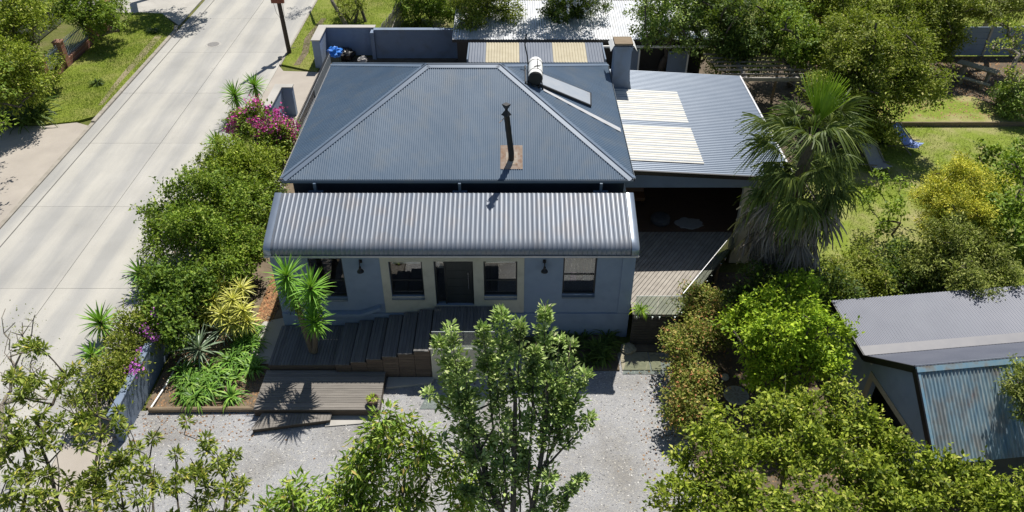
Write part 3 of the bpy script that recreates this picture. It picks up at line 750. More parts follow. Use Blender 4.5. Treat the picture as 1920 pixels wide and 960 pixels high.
# solar water heater on the right hip
def onR(x, y, d=0): return Vector((x, y, ZE + slopeR * (XR - x))) + nR * d
sw = thing('solar_water_heater', 'solar water heater with white drum tank and sloping glass panel on the hipped roof', 'solar heater', onR(1.6, 31.3))
pa, pb = onR(1.05, 30.55, .13), onR(3.35, 30.62, .10)
pc, pd = onR(3.45, 31.95, .10), onR(1.15, 31.75, .13)
c = [pa, pb, pc, pd]; e = [p - nR * .09 for p in c]
MB().add(c + e, [(0, 1, 2, 3), (7, 6, 5, 4), (0, 4, 5, 1), (1, 5, 6, 2), (2, 6, 7, 3), (3, 7, 4, 0)]).build('collector_frame', M['black'], sw)
ins = lambda p, q, t: p + (q - p) * t
g = [ins(ins(pa, pb, .03), pd, .05), ins(ins(pb, pa, .03), pc, .05), ins(ins(pc, pd, .03), pb, .05), ins(ins(pd, pc, .03), pa, .05)]
g = [p + nR * .008 for p in g]
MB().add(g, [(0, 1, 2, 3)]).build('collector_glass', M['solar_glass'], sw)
t0, t1 = onR(.82, 30.35, .36), onR(.86, 32.0, .36)
d = (t1 - t0).normalized()
MB().tube([t0 - d * .0, t0 + d * .04, t1 - d * .08, t1], [.27, .30, .30, .22], 24).build('tank', M['white'], sw, smooth=False)
MB().tube([t0 - d * .05, t0 + d * .01], [.26, .305], 24).build('tank_end', M['black'], sw)
for q in (.35, 1.3):
    MB().tube([t0 + d * q + Vector((math.cos(a_), 0, math.sin(a_))) * .306 for a_ in np.linspace(0, 2 * math.pi, 17)], .014, 5).build('strap', M['black'], sw)
m = MB()
for q in (.1, 1.5):
    for sx in (-.25, .25):
        p = t0 + d * q
        m.bar(p + Vector((sx, 0, -.1)), onR(p.x + sx * 1.3, p.y, 0), .05, .05)
m.bar(onR(.55, 30.35, .05), onR(.55, 32, .05), .06, .06).bar(onR(1.1, 30.35, .05), onR(1.1, 32, .05), .06, .06)
m.build('stand', M['black'], sw)
MB().tube([t1 + Vector((-.3, -.3, -.2)), t1 + Vector((-.36, -.1, .35)), t1 + Vector((-.46, .1, .75)), t1 + Vector((-.40, .3, 1.15))], .028, 6).build('vent_pipe', M['black'], sw)
MB().tube([t0 + Vector((-.25, .3, .1)), t0 + Vector((.0, .5, .33)), t0 + Vector((.22, .7, .28))], .02, 6).tube([t0 + Vector((-.28, -.05, -.2)), onR(.5, 30.2, .05), onR(.95, 30.3, .05), pa], .018, 6).build('pipe', M['black'], sw)
MB().tube([t0 + Vector((.1, .3, .30)), t0 + Vector((.1, 1.2, .36))], .014, 5).build('pipe', M['black'], sw)
MB().add([onR(1.3, 30.30, .03), onR(4.55, 29.4, .03), onR(4.55, 29.75, .03), onR(1.3, 30.5, .03)], [(0, 1, 2, 3)]).build('flashing_strip', M['flash'], roof)

# ------------------------------------------------------------------ extension with open deck room
ext = thing('house_extension', 'low extension with pale lean-to roof, clear roof strips and open deck room', 'extension', (8.0, 32.0, 0))
EX0, EX1, EY0, EY1, EZ0, EZ1 = 4.66, 11.5, 27.6, 37.4, 5.10, 4.72
sl = (EZ1 - EZ0) / (EX1 - EX0)
tE = Vector((1, 0, sl)).normalized(); nE = Vector((-sl, 0, 1)).normalized()
zE = lambda x: EZ0 + sl * (x - EX0)
m = MB().add([(x, y, zE(x) - q) for q in (.03, .14) for x, y in ((EX0, EY0), (EX1, EY0), (EX1, EY1), (EX0, EY1))],
             [(0, 1, 2, 3), (7, 6, 5, 4), (0, 4, 5, 1), (1, 5, 6, 2), (2, 6, 7, 3), (3, 7, 4, 0)])
er = m.build('roof', M['fascia'], ext)
Wx = (EX1 - EX0) / tE.x
sheets(er, M['roof_lean'], (EX0, EY0, EZ0), (0, 1, 0), tE, EY1 - EY0, lambda s: 0, lambda s: Wx + .05, amp=.022, pitch=.15, sheet=.90)
for y0, n_ in ((28.35, 4), (31.98, 4)):
    sheets(er, M['translucent'], (EX0, y0, EZ0), (0, 1, 0), tE, n_ * .80, lambda s: .0, lambda s: 3.3, sheet=.80, lift=.022, pitch=.2, amp=.03)
MB().box(EX1 + .02, EX1 + .10, EY0, EY1, EZ1 - .10, EZ1 + .03).build('gutter', M['flash'], er)
m = MB().add([(x, y, zE(x) + q) for q in (.025, -.16) for x, y in ((EX0, EY0 - .10), (EX1, EY0 - .10), (EX1, EY0 - .02), (EX0, EY0 - .02))],
             [(0, 1, 2, 3), (7, 6, 5, 4), (0, 4, 5, 1), (1, 5, 6, 2), (2, 6, 7, 3), (3, 7, 4, 0)])
m.build('barge_board', M['black'], er)
m = MB().box(EX0, EX1 - .2, 28.0, 28.2, 4.0, 4.6)
m.build('beam', M['wall_blue'], ext)
m = MB().box(9.72, 10.6, 28.03, 28.2, 0, 3.99).box(10.61, EX1 - .2, 28.6, 28.8, 0, 4.6).box(EX1 - .4, EX1 - .2, 28.21, 37.2, 0, 4.55).box(EX0, EX1 - .42, 37.0, 37.2, 0, 4.55).box(4.37, 4.5, 26.32, 37, 0, 4.9)
m.build('wall', M['wall_cream'], ext)
MB().box(4.6, EX1 - .42, 28.22, 36.9, 1.40, 1.57).build('floor', M['floor_wood'], ext)
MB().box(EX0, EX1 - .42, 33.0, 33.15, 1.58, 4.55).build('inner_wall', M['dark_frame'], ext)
for k in range(5):
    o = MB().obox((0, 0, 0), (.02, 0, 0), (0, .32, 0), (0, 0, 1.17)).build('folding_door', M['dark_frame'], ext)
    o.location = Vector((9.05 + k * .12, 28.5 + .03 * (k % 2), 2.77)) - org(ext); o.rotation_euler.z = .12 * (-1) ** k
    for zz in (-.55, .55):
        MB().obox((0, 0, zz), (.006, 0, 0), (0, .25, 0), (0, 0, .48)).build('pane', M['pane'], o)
# things in the open room
t = thing('floor_basket', 'dark round pouffe on the floor of the open deck room', 'pouffe', (6.6, 28.95, 1.575))
MB().lathe((6.6, 28.95, 1.575), [(.36, 0), (.44, .08), (.45, .22), (.38, .34), (.2, .37)], 24).build('cushion', M['grey_cloth'], t, smooth=True)
t = thing('floor_rug', 'pale sheepskin rug on the floor of the open deck room', 'rug', (7.9, 28.9, 1.572))
rr = random.Random(4)
pts = [(7.9 + math.cos(a) * (.62 + .09 * rr.uniform(-1, 1)), 28.85 + math.sin(a) * (.42 + .08 * rr.uniform(-1, 1))) for a in np.linspace(0, 2 * math.pi, 26)[:-1]]
MB().prism(pts, 1.572, 1.60).build('pelt', M['cloth_white'], t)
t = thing('lounge_chair', 'low brown leather lounge chair standing deep inside the deck room', 'chair', (5.6, 30.6, 1.575))
M['leather'] = pm('brown_leather', (.16, .07, .03), (.22, .10, .045), 4, .5)
MB().box(5.2, 6.1, 30.3, 30.95, 1.80, 1.98).build('seat', M['leather'], t, bevel=.04)
MB().obox((5.65, 31.0, 2.25), (.45, 0, 0), (0, .07, .02), (0, .09, .33)).build('backrest', M['leather'], t, bevel=.03)
for sx in (5.25, 6.05):
    for sy in (30.35, 30.9): MB().tube([(sx, sy, 1.575), (sx, sy, 1.8)], .02, 6).build('leg', M['dark_frame'], t)

# timber deck in front of it, boards laid on the slant
deck = thing('timber_deck', 'grey timber deck of slanting boards before the open extension room', 'deck', (6.8, 25.5, 0))
region = [(4.63, 22.75), (6.35, 22.75), (9.62, 27.4), (9.62, 28.2), (4.63, 28.2)]
ang = math.atan2(3.7, 2.45)
dv, nv = Vector((math.cos(ang), math.sin(ang))), Vector((-math.sin(ang), math.cos(ang)))
c0 = Vector((4.63, 22.75))
for k in range(-60, 60):
    o_ = k * .150
    a = c0 + nv * o_ - dv * 20; b = c0 + nv * o_ + dv * 20
    q = [tuple(a), tuple(b), tuple(b + nv * .130), tuple(a + nv * .130)]
    q = clip_to(q[::-1] if False else q, region)
    if len(q) >= 3: MB().prism(q, 1.553, 1.58).build('deck_board', M['deck_side'], deck)
MB().prism([(4.66, 22.8), (6.33, 22.8), (9.55, 27.4), (9.55, 28.1), (4.66, 28.1)], 1.40, 1.545).build('joist_frame', M['dark_frame'], deck)
for i in range(11):
    MB().box(4.63, 6.38, 22.70, 22.725, .06 + i * .135, .185 + i * .135).build('cladding_board', M['board_shade'], deck)
for px_, py_ in ((6.2, 22.9), (7.4, 24.6), (8.8, 26.6)):
    MB().box(px_ - .06, px_ + .06, py_ - .06, py_ + .06, 0, 1.40).build('post', M['sleeper'], deck)
gb = thing('glass_balustrade', 'frameless clear glass balustrade round the edge of the slanting timber deck', 'balustrade', (6.5, 23.5, 1.58))
def glass_run(a, b, n, z0, z1, parent, trim=None):
    a, b = Vector(a), Vector(b)
    for i in range(n):
        p, q = a.lerp(b, (i + .01) / n), a.lerp(b, (i + .99) / n)
        MB().bar((p.x, p.y, (z0 + z1) / 2), (q.x, q.y, (z0 + z1) / 2), .012, z1 - z0).build('glass_panel', M['rail_glass'], parent)
        MB().bar((p.x, p.y, z1 + .005), (q.x, q.y, z1 + .005), .022, .014).build('edge_trim', trim or M['glass_edge'], parent)
        for t_ in (.15, .85):
            c_ = p.lerp(q, t_)
            MB().lathe((c_.x, c_.y, z0 - .03), [(.03, 0), (.03, .1)], 8).build('clamp', M['chrome'], parent)
glass_run((4.66, 22.68), (6.38, 22.68), 2, 1.45, 2.55, gb)
glass_run((6.42, 22.74), (9.66, 27.35), 4, 1.45, 2.62, gb, M['chrome'])

# ------------------------------------------------------------------ steps, platforms, landing
def board_platform(name, label, cat, x0, x1, y0, y1, z, along, w, mat, side_mat, hole=None, front=None):
    t = thing(name, label, cat, ((x0 + x1) / 2, (y0 + y1) / 2, 0))
    rng = random.Random(int(z * 100) + 3)
    if along == 'x':
        n = int(round((y1 - y0) / w)); w = (y1 - y0) / n
        for i in range(n):
            MB().box(x0 + rng.uniform(0, .012), x1 - rng.uniform(0, .012), y0 + i * w + .004, y0 + (i + 1) * w - .006, z - .028, z + rng.uniform(-.003, .003)).build('deck_board', mat, t)
    else:
        n = int(round((x1 - x0) / w)); w = (x1 - x0) / n
        for i in range(n):
            a, b = x0 + i * w + .004, x0 + (i + 1) * w - .006
            for q0, q1 in ([(y0, y1)] if not hole or not (hole[0] < (a + b) / 2 < hole[1]) else [(y0, hole[2]), (hole[3], y1)]):
                MB().box(a, b, q0 + rng.uniform(0, .01), q1 - rng.uniform(0, .01), z - .028, z + rng.uniform(-.003, .003)).build('deck_board', mat, t)
    nb = max(1, int(round((z - .03) / .15)))
    h = (z - .03) / nb
    for i in range(nb):
        for f in ((x0 + .01, x1 - .01, y0 + .012, y0 + .034), (x1 - .034, x1 - .012, y0 + .036, y1), (x0 + .012, x0 + .034, y0 + .036, y1)):
            MB().box(f[0], f[1], f[2], f[3], i * h + .004, (i + 1) * h - .004).build('skirting_board', side_mat, t)
    MB().box(x0 + .05, x1 - .05, y0 + .05, y1 - .02, 0, z - .035).build('subframe', M['dark_frame'], t)
    return t
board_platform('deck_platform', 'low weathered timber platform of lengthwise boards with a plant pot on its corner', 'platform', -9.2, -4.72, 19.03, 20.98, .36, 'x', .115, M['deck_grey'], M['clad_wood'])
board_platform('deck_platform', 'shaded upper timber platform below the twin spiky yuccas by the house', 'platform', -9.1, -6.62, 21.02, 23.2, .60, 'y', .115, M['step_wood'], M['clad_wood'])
st = thing('low_step', 'wedge shaped single timber step lying on the gravel before the low platform', 'step', (-7.7, 18.7, 0))
wedge = [(-9.1, 18.25), (-6.42, 18.70), (-6.42, 19.01), (-8.9, 19.01)]
for k in range(40):
    q = clip_to([(-9.2 + k * .115, 17.5), (-9.2 + k * .115 + .105, 17.5), (-9.2 + k * .115 + .105, 20), (-9.2 + k * .115, 20)], wedge)
    if len(q) >= 3: MB().prism(q, .175, .20).build('deck_board', M['deck_grey'], st)
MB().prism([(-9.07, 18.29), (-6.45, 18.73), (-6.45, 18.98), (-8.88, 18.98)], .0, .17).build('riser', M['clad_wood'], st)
es = thing('entrance_steps', 'flight of broad weathered timber steps climbing right to the front door', 'steps', (-4.8, 22.0, 0))
NS = 6
for i in range(NS):
    x0_, z_ = -6.58 + i * .595, .60 + (i + 1) * .140
    rng = random.Random(i)
    for k in range(4):
        MB().box(x0_ + k * .134, x0_ + k * .134 + .128, 20.88 + rng.uniform(0, .02), 23.2, z_ - .03, z_ + rng.uniform(-.003, .003)).build('tread_board', M['step_wood'], es)
    MB().box(x0_, x0_ + .02, 20.92, 23.18, z_ - .165, z_ - .032).build('riser_board', M['step_wood'], es)
    MB().box(x0_ + .022, x0_ + .594, 20.94, 23.2, .0, z_ - .034).build('stringer', M['dark_frame'], es)
    nb = int((z_ - .03) / .13)
    for k in range(nb):
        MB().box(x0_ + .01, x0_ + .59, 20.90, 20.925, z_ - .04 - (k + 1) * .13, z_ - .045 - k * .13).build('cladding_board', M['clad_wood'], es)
ld_ = thing('door_landing', 'dark timber landing outside the front door with cream rendered front', 'landing', (-1.4, 22.0, 0))
for k in range(19):
    a = -3.0 + k * .128
    MB().box(a, a + .118, 20.9, 23.22, 1.552, 1.578).build('deck_board', M['step_wood'], ld_)
MB().box(-2.98, -.56, 20.86, 21.06, 0, 1.548).build('front_wall', M['wall_cream'], ld_)
MB().box(-.76, -.56, 21.07, 23.22, 0, 1.548).build('side_wall', M['wall_grey'], ld_)
MB().box(-3.03, -.52, 20.82, 20.895, 1.552, 1.60).build('coping', M['concrete'], ld_)
gl = thing('glass_balustrade', 'clear glass panels guarding the landing outside the front door', 'balustrade', (-1.2, 20.95, 1.58))
glass_run((-2.9, 20.86), (-.6, 20.86), 2, 1.5, 2.42, gl)

# wall lamps
for x_, lab in ((-5.64, 'black downward wall lamp left of the cream entrance surround'), (1.21, 'black downward wall lamp between the cream surround and the curtained window')):
    t = thing('wall_lamp', lab, 'wall lamp', (x_, 23.3, 3.6), 'black lamps on the front wall')
    MB().obox((x_, 23.28, 3.74), (.06, 0, 0), (0, .018, 0), (0, 0, .07)).build('wall_plate', M['black'], t)
    MB().tube([(x_, 23.27, 3.76), (x_, 23.12, 3.80), (x_, 23.06, 3.74), (x_, 23.06, 3.62)], .02, 8).build('arm', M['black'], t)
    MB().lathe((x_, 23.06, 3.42), [(.13, 0), (.125, .03), (.05, .14), (.045, .22)], 16).build('lamp_shade', M['black'], t, smooth=False)
# pot
t = thing('plant_pot', 'small clay bowl with a bright green grassy plant on the platform corner', 'plant pot', (-4.98, 19.35, .36))
MB().lathe((-4.98, 19.35, .362), [(.12, 0), (.20, .10), (.22, .20), (.23, .24), (.20, .24), (.19, .20)], 20).build('bowl', M['terracotta'], t, smooth=True)
POT = t
# timber edging, white pipe, boundary wall
t = thing('timber_edging', 'rounded timber log edging between the garden bed and the gravel', 'edging', (-11.2, 19.3, 0))
MB().tube([(-13.05, 19.27, .09), (-11.2, 19.29, .10), (-9.25, 19.31, .09)], .10, 10).build('log', M['sleeper'], t)
t = thing('drain_pipe', 'thin white plastic pipe lying at the foot of the boundary wall', 'pipe', (-12.9, 20.4, .1))
MB().tube([(-12.98, 19.3, .16), (-12.85, 20.5, .12), (-12.78, 21.9, .10)], .035, 8).build('tube', M['pvc'], t)
bw = thing('boundary_wall', 'long streaked grey plaster wall between the footpath hedge and the garden', 'wall', (-13.4, 25, 0))
M['wall_streak'] = pm('streaked_plaster', (.20, .22, .255), (.25, .27, .305), 1.0, .9, stretch=(9, 9, .3), c3=(.45, .45, .44), s3=5.5, k3=.0)
MB().box(-13.62, -13.40, 17.9, 38.4, -.05, 1.30).build('plaster', M['wall_blue'], bw)
MB().box(-13.64, -13.38, 17.88, 38.42, 1.302, 1.345).build('coping', M['wall_blue'], bw)

# ------------------------------------------------------------------ street side: gate, walls, pole
gt = thing('sliding_gate', 'dark steel picket gate standing between the driveway and the blue roof', 'gate', (-11.6, 43, 0))
gy0, gy1, gx = 38.2, 47.6, -11.62
n_ = 44
pm_ = None
for i in range(n_):
    y_ = gy0 + (gy1 - gy0) * i / (n_ - 1)
    if pm_ is None:
        o = MB().add([(-.02, -.035, .12), (.02, -.035, .12), (.02, .035, .12), (-.02, .035, .12), (-.02, -.035, 1.72), (.02, -.035, 1.72), (.02, .035, 1.72), (-.02, .035, 1.72), (0, 0, 1.84)],
                     [(3, 2, 1, 0), (0, 1, 5, 4), (1, 2, 6, 5), (2, 3, 7, 6), (3, 0, 4, 7), (4, 5, 8), (5, 6, 8), (6, 7, 8), (7, 4, 8)]).build('picket', M['gate_steel'], gt)
        for v in o.data.vertices: v.co += org(gt)
        pm_ = o.data
    else: o = link_mesh('picket', pm_, None, gt)
    o.location = Vector((gx, y_, 0)) - org(gt)
for z_ in (.3, 1.0, 1.55):
    MB().box(gx + .022, gx + .06, gy0 - .1, gy1 + .1, z_ - .03, z_ + .03).build('rail', M['gate_steel'], gt)
MB().box(gx + .062, gx + .068, 42.6, gy1, .1, 1.5).build('sheet_panel', M['fascia'], gt)
t = thing('gate_wall', 'short grey wall with weathered coping beside the near end of the sliding gate', 'wall', (-13.3, 41.4, 0))
MB().box(-13.75, -13.35, 39.9, 42.6, 0, 1.80).box(-13.34, -12.75, 42.25, 42.6, 0, 1.797).build('plaster', M['wall_grey'], t)
MB().box(-13.79, -13.31, 39.86, 42.64, 1.803, 1.86).box(-13.308, -12.71, 42.21, 42.64, 1.803, 1.86).build('coping', M['concrete'], t)
MB().box(-13.34, -12.5, 39.9, 40.1, 0, .5).build('foot', M['concrete'], t)
t = thing('corner_wall', 'squat grey wall bay with coping enclosing the rubbish corner', 'wall', (-11.5, 51, 0))
MB().box(-12.95, -12.45, 49.0, 51.6, 0, 1.9).box(-12.44, -9.2, 51.2, 51.6, 0, 1.897).build('plaster', M['wall_grey'], t)
MB().box(-12.99, -12.41, 48.96, 51.64, 1.903, 1.97).box(-12.408, -9.16, 51.16, 51.64, 1.903, 1.97).build('coping', M['concrete'], t)
t = thing('yard_wall', 'long plain blue grey wall closing the back yard behind the roof', 'wall', (-6.3, 50.9, 0))
MB().box(-9.15, -3.3, 50.7, 51.0, 0, 1.95).build('plaster', M['wall_blue'], t)
MB().box(-9.19, -3.3, 50.66, 51.04, 1.953, 2.0).build('coping', M['wall_blue'], t)
MB().box(-9.4, -9.16, 50.5, 51.15, 0, 1.85).build('pier', M['wall_blue'], t)
# rubbish
t = thing('wheelie_bin', 'dark wheelie bin overflowing with a bright blue plastic bag in the wall corner', 'bin', (-11.6, 49.3, 0))
MB().add([(-11.85, 49.05, .05), (-11.35, 49.05, .05), (-11.35, 49.55, .05), (-11.85, 49.55, .05), (-11.92, 48.98, .95), (-11.28, 48.98, .95), (-11.28, 49.6, .95), (-11.92, 49.6, .95)],
         [(3, 2, 1, 0), (0, 1, 5, 4), (1, 2, 6, 5), (2, 3, 7, 6), (3, 0, 4, 7), (4, 5, 6, 7)]).build('bin_body', M['dark_green_plastic'], t)
def crumple(c, r, seed, mat, name, parent, sq=.7, lump=.28):
    rng = np.random.RandomState(seed)
    nu, nv_ = 18, 11
    v = []
    for j in range(nv_):
        ph = math.pi * j / (nv_ - 1) - math.pi / 2
        for i in range(nu):
            th = 2 * math.pi * i / nu
            k = 1 + lump * rng.uniform(-1, 1) * (0 < j < nv_ - 1)
            v.append((c[0] + r * k * math.cos(ph) * math.cos(th), c[1] + r * k * math.cos(ph) * math.sin(th), c[2] + r * sq * k * math.sin(ph)))
    f = [(j * nu + i, j * nu + (i + 1) % nu, (j + 1) * nu + (i + 1) % nu, (j + 1) * nu + i) for j in range(nv_ - 1) for i in range(nu)]
    return MB().add(v, f).build(name, mat, parent)
crumple((-11.6, 49.25, 1.05), .45, 1, M['blue_plastic'], 'bag', t)
for i, (x_, y_, lab) in enumerate(((-11.15, 50.5, 'black rubbish bag slumped behind the wheelie bin'), (-9.9, 49.6, 'pale rubbish bag lying at the foot of the yard wall'))):
    t = thing('rubbish_bag', lab, 'rubbish bag', (x_, y_, 0))
    crumple((x_, y_, .35), .55 if i == 0 else .3, 5 + i, M['black'] if i == 0 else M['cloth_white'], 'sack', t)
# pole
pb_ = at(543, 100); py_ = pb_.y
po = thing('utility_pole', 'leaning dark timber pole with a small brown sign box beside the concrete road', 'pole', pb_)
top = Vector((pb_.x - .35, py_ + .3, 8.6))
MB().tube([pb_ - Vector((0, 0, .1)), pb_.lerp(top, .5), top], [.155, .14, .115], 14).build('shaft', M['pole_wood'], po)
pp = pb_.lerp(top, .435)
M['rust_box'] = pm('rusty_box_paint', (.20, .06, .035), (.27, .09, .05), 4, .7)
MB().box(pp.x - .42, pp.x + .42, pp.y - .3, pp.y - .12, pp.z - .22, pp.z + .25).build('sign_box', M['rust_box'], po)
MB().tube([pp + Vector((-.3, -.2, -.22)), pp + Vector((-.22, -.2, -.9)), pp + Vector((.0, -.1, -1.4))], .012, 5).tube([pp + Vector((.3, -.2, -.22)), pp + Vector((.28, -.2, -1.0)), pp + Vector((.1, -.1, -1.6))], .012, 5).build('cable', M['black'], po)
MB().tube([pb_ + Vector((.1, 0, .35)), pb_ + Vector((.45, .1, .38))], .02, 6).build('spike', M['iron'], po)
t = thing('loose_stone', 'small pale stone lying on the road edge by the pole', 'stone', at(526, 111))
crumple(at(526, 111) + Vector((0, 0, .08)), .16, 9, M['concrete'], 'rock', t)

# palisade fence and brick piers across the road
fx, fy0, fy1 = -29.55, 46.6, 57.0
pf = thing('palisade_fence', 'blue grey steel picket fence between brick piers beyond the grass verge', 'fence', (fx, 51, 0))
MB().box(fx - .14, fx + .14, fy0, fy1, -.05, .48).build('plinth', M['brick'], pf)
for y_ in (46.7, 49.3, 53.4, 56.9):
    MB().box(fx - .24, fx + .24, y_ - .24, y_ + .24, .0, 1.72).build('brick_pier', M['brick'], pf)
    MB().box(fx - .28, fx + .28, y_ - .28, y_ + .28, 1.722, 1.80).build('pier_cap', M['brick'], pf)
pk = None
for y0_, y1_ in ((46.98, 49.02), (49.58, 53.12), (53.68, 56.62)):
    for z_ in (.62, 1.42): MB().box(fx - .02, fx + .015, y0_, y1_, z_ - .03, z_ + .03).build('rail', M['picket_steel'], pf)
    n_ = int((y1_ - y0_) / .20)
    for i in range(n_):
        if pk is None:
            o = MB().box(.016, .036, -.03, .03, .5, 1.66).build('picket', M['picket_steel'], pf)
            for v in o.data.vertices: v.co += org(pf)
            pk = o.data
        else: o = link_mesh('picket', pk, None, pf)
        o.location = Vector((fx, y0_ + .1 + i * .2, 0)) - org(pf)
t = thing('neighbour_house', 'pale house with a white sill mostly hidden behind the roadside trees', 'house', (-35, 55, 0))
MB().box(-42, -33.5, 50, 60, 0, 2.6).build('wall', M['wall_cream'], t)
MB().add([(-42.5, 49.5, 2.6), (-33, 49.5, 2.6), (-33, 60.5, 2.6), (-42.5, 60.5, 2.6), (-37.75, 53, 4.6), (-37.75, 57, 4.6)], [(0, 1, 4), (1, 2, 5, 4), (2, 3, 5), (3, 0, 4, 5), (3, 2, 1, 0)]).build('roof', M['roof_grey'], t)
MB().box(-33.49, -33.42, 53.5, 55.0, 1.0, 2.1).build('window', M['dark_frame'], t)

# ------------------------------------------------------------------ sheds behind the house
sh = thing('back_shed', 'low lean-to shed behind the house with alternating grey and yellowed roof sheets', 'shed', (1.4, 43, 0))
MB().box(-2.3, 5.1, 42.3, 44.2, 0, 3.35).build('wall', M['wall_blue'], sh)
r_ = MB().add([(-2.46, 42.05, 3.44), (5.22, 42.05, 3.44), (5.22, 44.4, 3.60), (-2.46, 44.4, 3.60)], [(0, 1, 2, 3)]).build('roof', M['fascia'], sh)
g_, y_ = M['roof_grey'], M['yellowed']
sheets(r_, g_, (-2.46, 42.05, 3.48), (1, 0, 0), (0, 2.35, .16), 7.68, lambda s: -.05, lambda s: 2.4, pitch=.16, amp=.018, sheet=.96, mats=[g_, y_, y_, g_, g_, y_, y_, g_])
MB().box(-2.55, -2.47, 42.0, 44.4, 3.40, 3.66).box(5.225, 5.3, 42.0, 44.4, 3.40, 3.66).build('barge_board', M['roof_cap'], r_)
ss = thing('long_shed', 'long shed with a bright silver corrugated roof under the back trees', 'shed', (3, 50, 0))
MB().box(-3.5, 12.2, 48.25, 52.6, 0, 2.5).build('wall', M['dark_frame'], ss)
r_ = MB().add([(-3.75, 47.6, 2.55), (12.5, 47.6, 2.55), (12.5, 53.2, 3.0), (-3.75, 53.2, 3.0)], [(0, 1, 2, 3)]).build('roof', M['fascia'], ss)
sheets(r_, M['silver'], (-3.75, 47.6, 2.59), (1, 0, 0), (0, 5.6, .45), 16.25, lambda s: -.05, lambda s: 5.7, pitch=.16, amp=.02, sheet=.8)
MB().box(-3.75, 12.5, 47.52, 47.58, 2.40, 2.57).build('fascia_board', M['dark_frame'], ss)
for a, b in ((-1.9, -.2), (-.05, 1.6), (1.75, 3.0)):
    w_ = MB().box(a, b, 48.18, 48.24, 1.2, 2.15).build('window', M['roof_lean'], ss)
    MB().box(a + .06, b - .06, 48.165, 48.175, 1.26, 2.09).build('pane', M['pane'], w_)
MB().box(5.4, 12.3, 47.0, 47.12, 2.25, 2.37).build('beam', M['white'], ss)
for a, b, y0_ in ((6.55, 7.9, 46.9), (9.7, 10.9, 46.6)):
    d_ = MB().box(a, b, y0_, y0_ + .06, .05, 2.2).build('shed_door', M['wall_blue'], ss)
    MB().box(b + .005, b + .10, y0_ - .02, y0_ + .08, .05, 2.22).build('door_post', M['white'], d_)
t = thing('pool_cover', 'small bright blue plastic sheet lying behind the extension roof', 'plastic sheet', (11.7, 43.6, 0))
rng = np.random.RandomState(3)
v, f = [], []
for j in range(7):
    for i in range(9): v.append((10.9 + i * .2, 43.0 + j * .25, .95 + rng.uniform(-.06, .06)))
f = [(j * 9 + i, j * 9 + i + 1, j * 9 + i + 10, j * 9 + i + 9) for j in range(6) for i in range(8)]
MB().add(v, f).build('sheet', M['blue_plastic'], t)
MB().box(10.95, 12.45, 43.05, 44.45, 0, .85).build('base', M['wall_blue'], t)
pg = thing('pergola', 'timber pergola of pale slats over the dark yard beyond the extension', 'pergola', (14, 42, 0))
for i, y_ in enumerate((40.75, 41.5, 42.1, 42.65, 43.2, 43.75, 44.3)):
    MB().box(11.9 - .1 * i, 17.6 - .3 * i, y_ - (.07 if i == 0 else .03), y_ + (.07 if i == 0 else .03), 2.93, 3.03 + (.1 if i == 0 else 0)).build('rafter', M['fence_wood'], pg)
for x_ in (13.1, 15.9): MB().box(x_ - .09, x_ + .09, 40.83, 44.5, 2.82, 2.925).build('beam', M['fence_wood'], pg)
for x_, y_ in ((12.2, 40.75), (17.2, 40.75), (13.1, 44.3), (15.9, 44.3)): MB().box(x_ - .06, x_ + .06, y_ - .06, y_ + .06, 0, 2.81).build('post', M['sleeper'], pg)
MB().tube([(14.6, 40.7, 2.95), (15.3, 40.66, 2.93), (15.75, 40.6, 2.7), (15.8, 40.6, 2.3)], .025, 6).build('hose', M['fence_wood'], pg)

# timber fence top centre
tf = thing('slatted_fence', 'old grey slatted timber fence on the grass behind the yard wall', 'fence', (-8.3, 54, 0))
a, b = Vector((-8.95, 51.9, 0)), Vector((-7.9, 58.5, 0))
rr = random.Random(6)
for i in range(44):
    p = a.lerp(b, i / 43)
    h = 1.7 + rr.uniform(-.12, .1)
    MB().obox((p.x, p.y, h / 2), (.012, 0, 0), (0, .055, 0), (rr.uniform(-.02, .02), rr.uniform(-.02, .02), h / 2)).build('slat', M['fence_wood'], tf)
for z_ in (.5, 1.3): MB().bar(a + Vector((-.05, 0, z_)), b + Vector((-.05, 0, z_)), .05, .07).build('rail', M['fence_wood'], tf)
MB().bar((-9.0, 51.8, .2), (-8.3, 56.5, 1.95), .05, .05).build('brace', M['fence_wood'], tf)
MB().bar((-8.8, 51.8, .1), (-8.0, 57, 1.75), .05, .05).build('brace', M['fence_wood'], tf)

# ------------------------------------------------------------------ garage lower right
ax, cx_ = Vector((.993, .117, 0)), Vector((.117, -.993, 0))
N0 = Vector((12.51, 17.34, 4.2))
ga = thing('garage', 'garage with a grey gabled roof and a rusty blue corrugated front slope', 'garage', (15, 18, 0))
def G(a, c, z): return Vector((N0.x, N0.y, 0)) + ax * a + cx_ * c + Vector((0, 0, z))
LEN = 11.0
R_, E_, B_ = (-2.32, 2.42), (-5.05, 2.62), (2.18, 2.32)        # cross offset, height of knee, far eave, near eave
def quad_face(m, pts): m.add(pts, [tuple(range(len(pts)))])
m = MB()
quad_face(m, [G(0, E_[0], E_[1] - .05), G(0, R_[0], R_[1] - .05), G(LEN, R_[0], R_[1] - .05), G(LEN, E_[0], E_[1] - .05)])
quad_face(m, [G(0, R_[0], R_[1] - .05), G(0, 0, 4.15), G(LEN, 0, 4.15), G(LEN, R_[0], R_[1] - .05)])
quad_face(m, [G(0, 0, 4.15), G(0, B_[0], B_[1] - .05), G(LEN, B_[0], B_[1] - .05), G(LEN, 0, 4.15)])
gr = m.build('roof', M['dark_frame'], ga)
d1 = G(0, E_[0], E_[1]) - G(0, R_[0], R_[1]); d2 = G(0, 0, 4.2) - G(0, R_[0], R_[1]); d3 = G(0, 0, 4.2) - G(0, B_[0], B_[1])
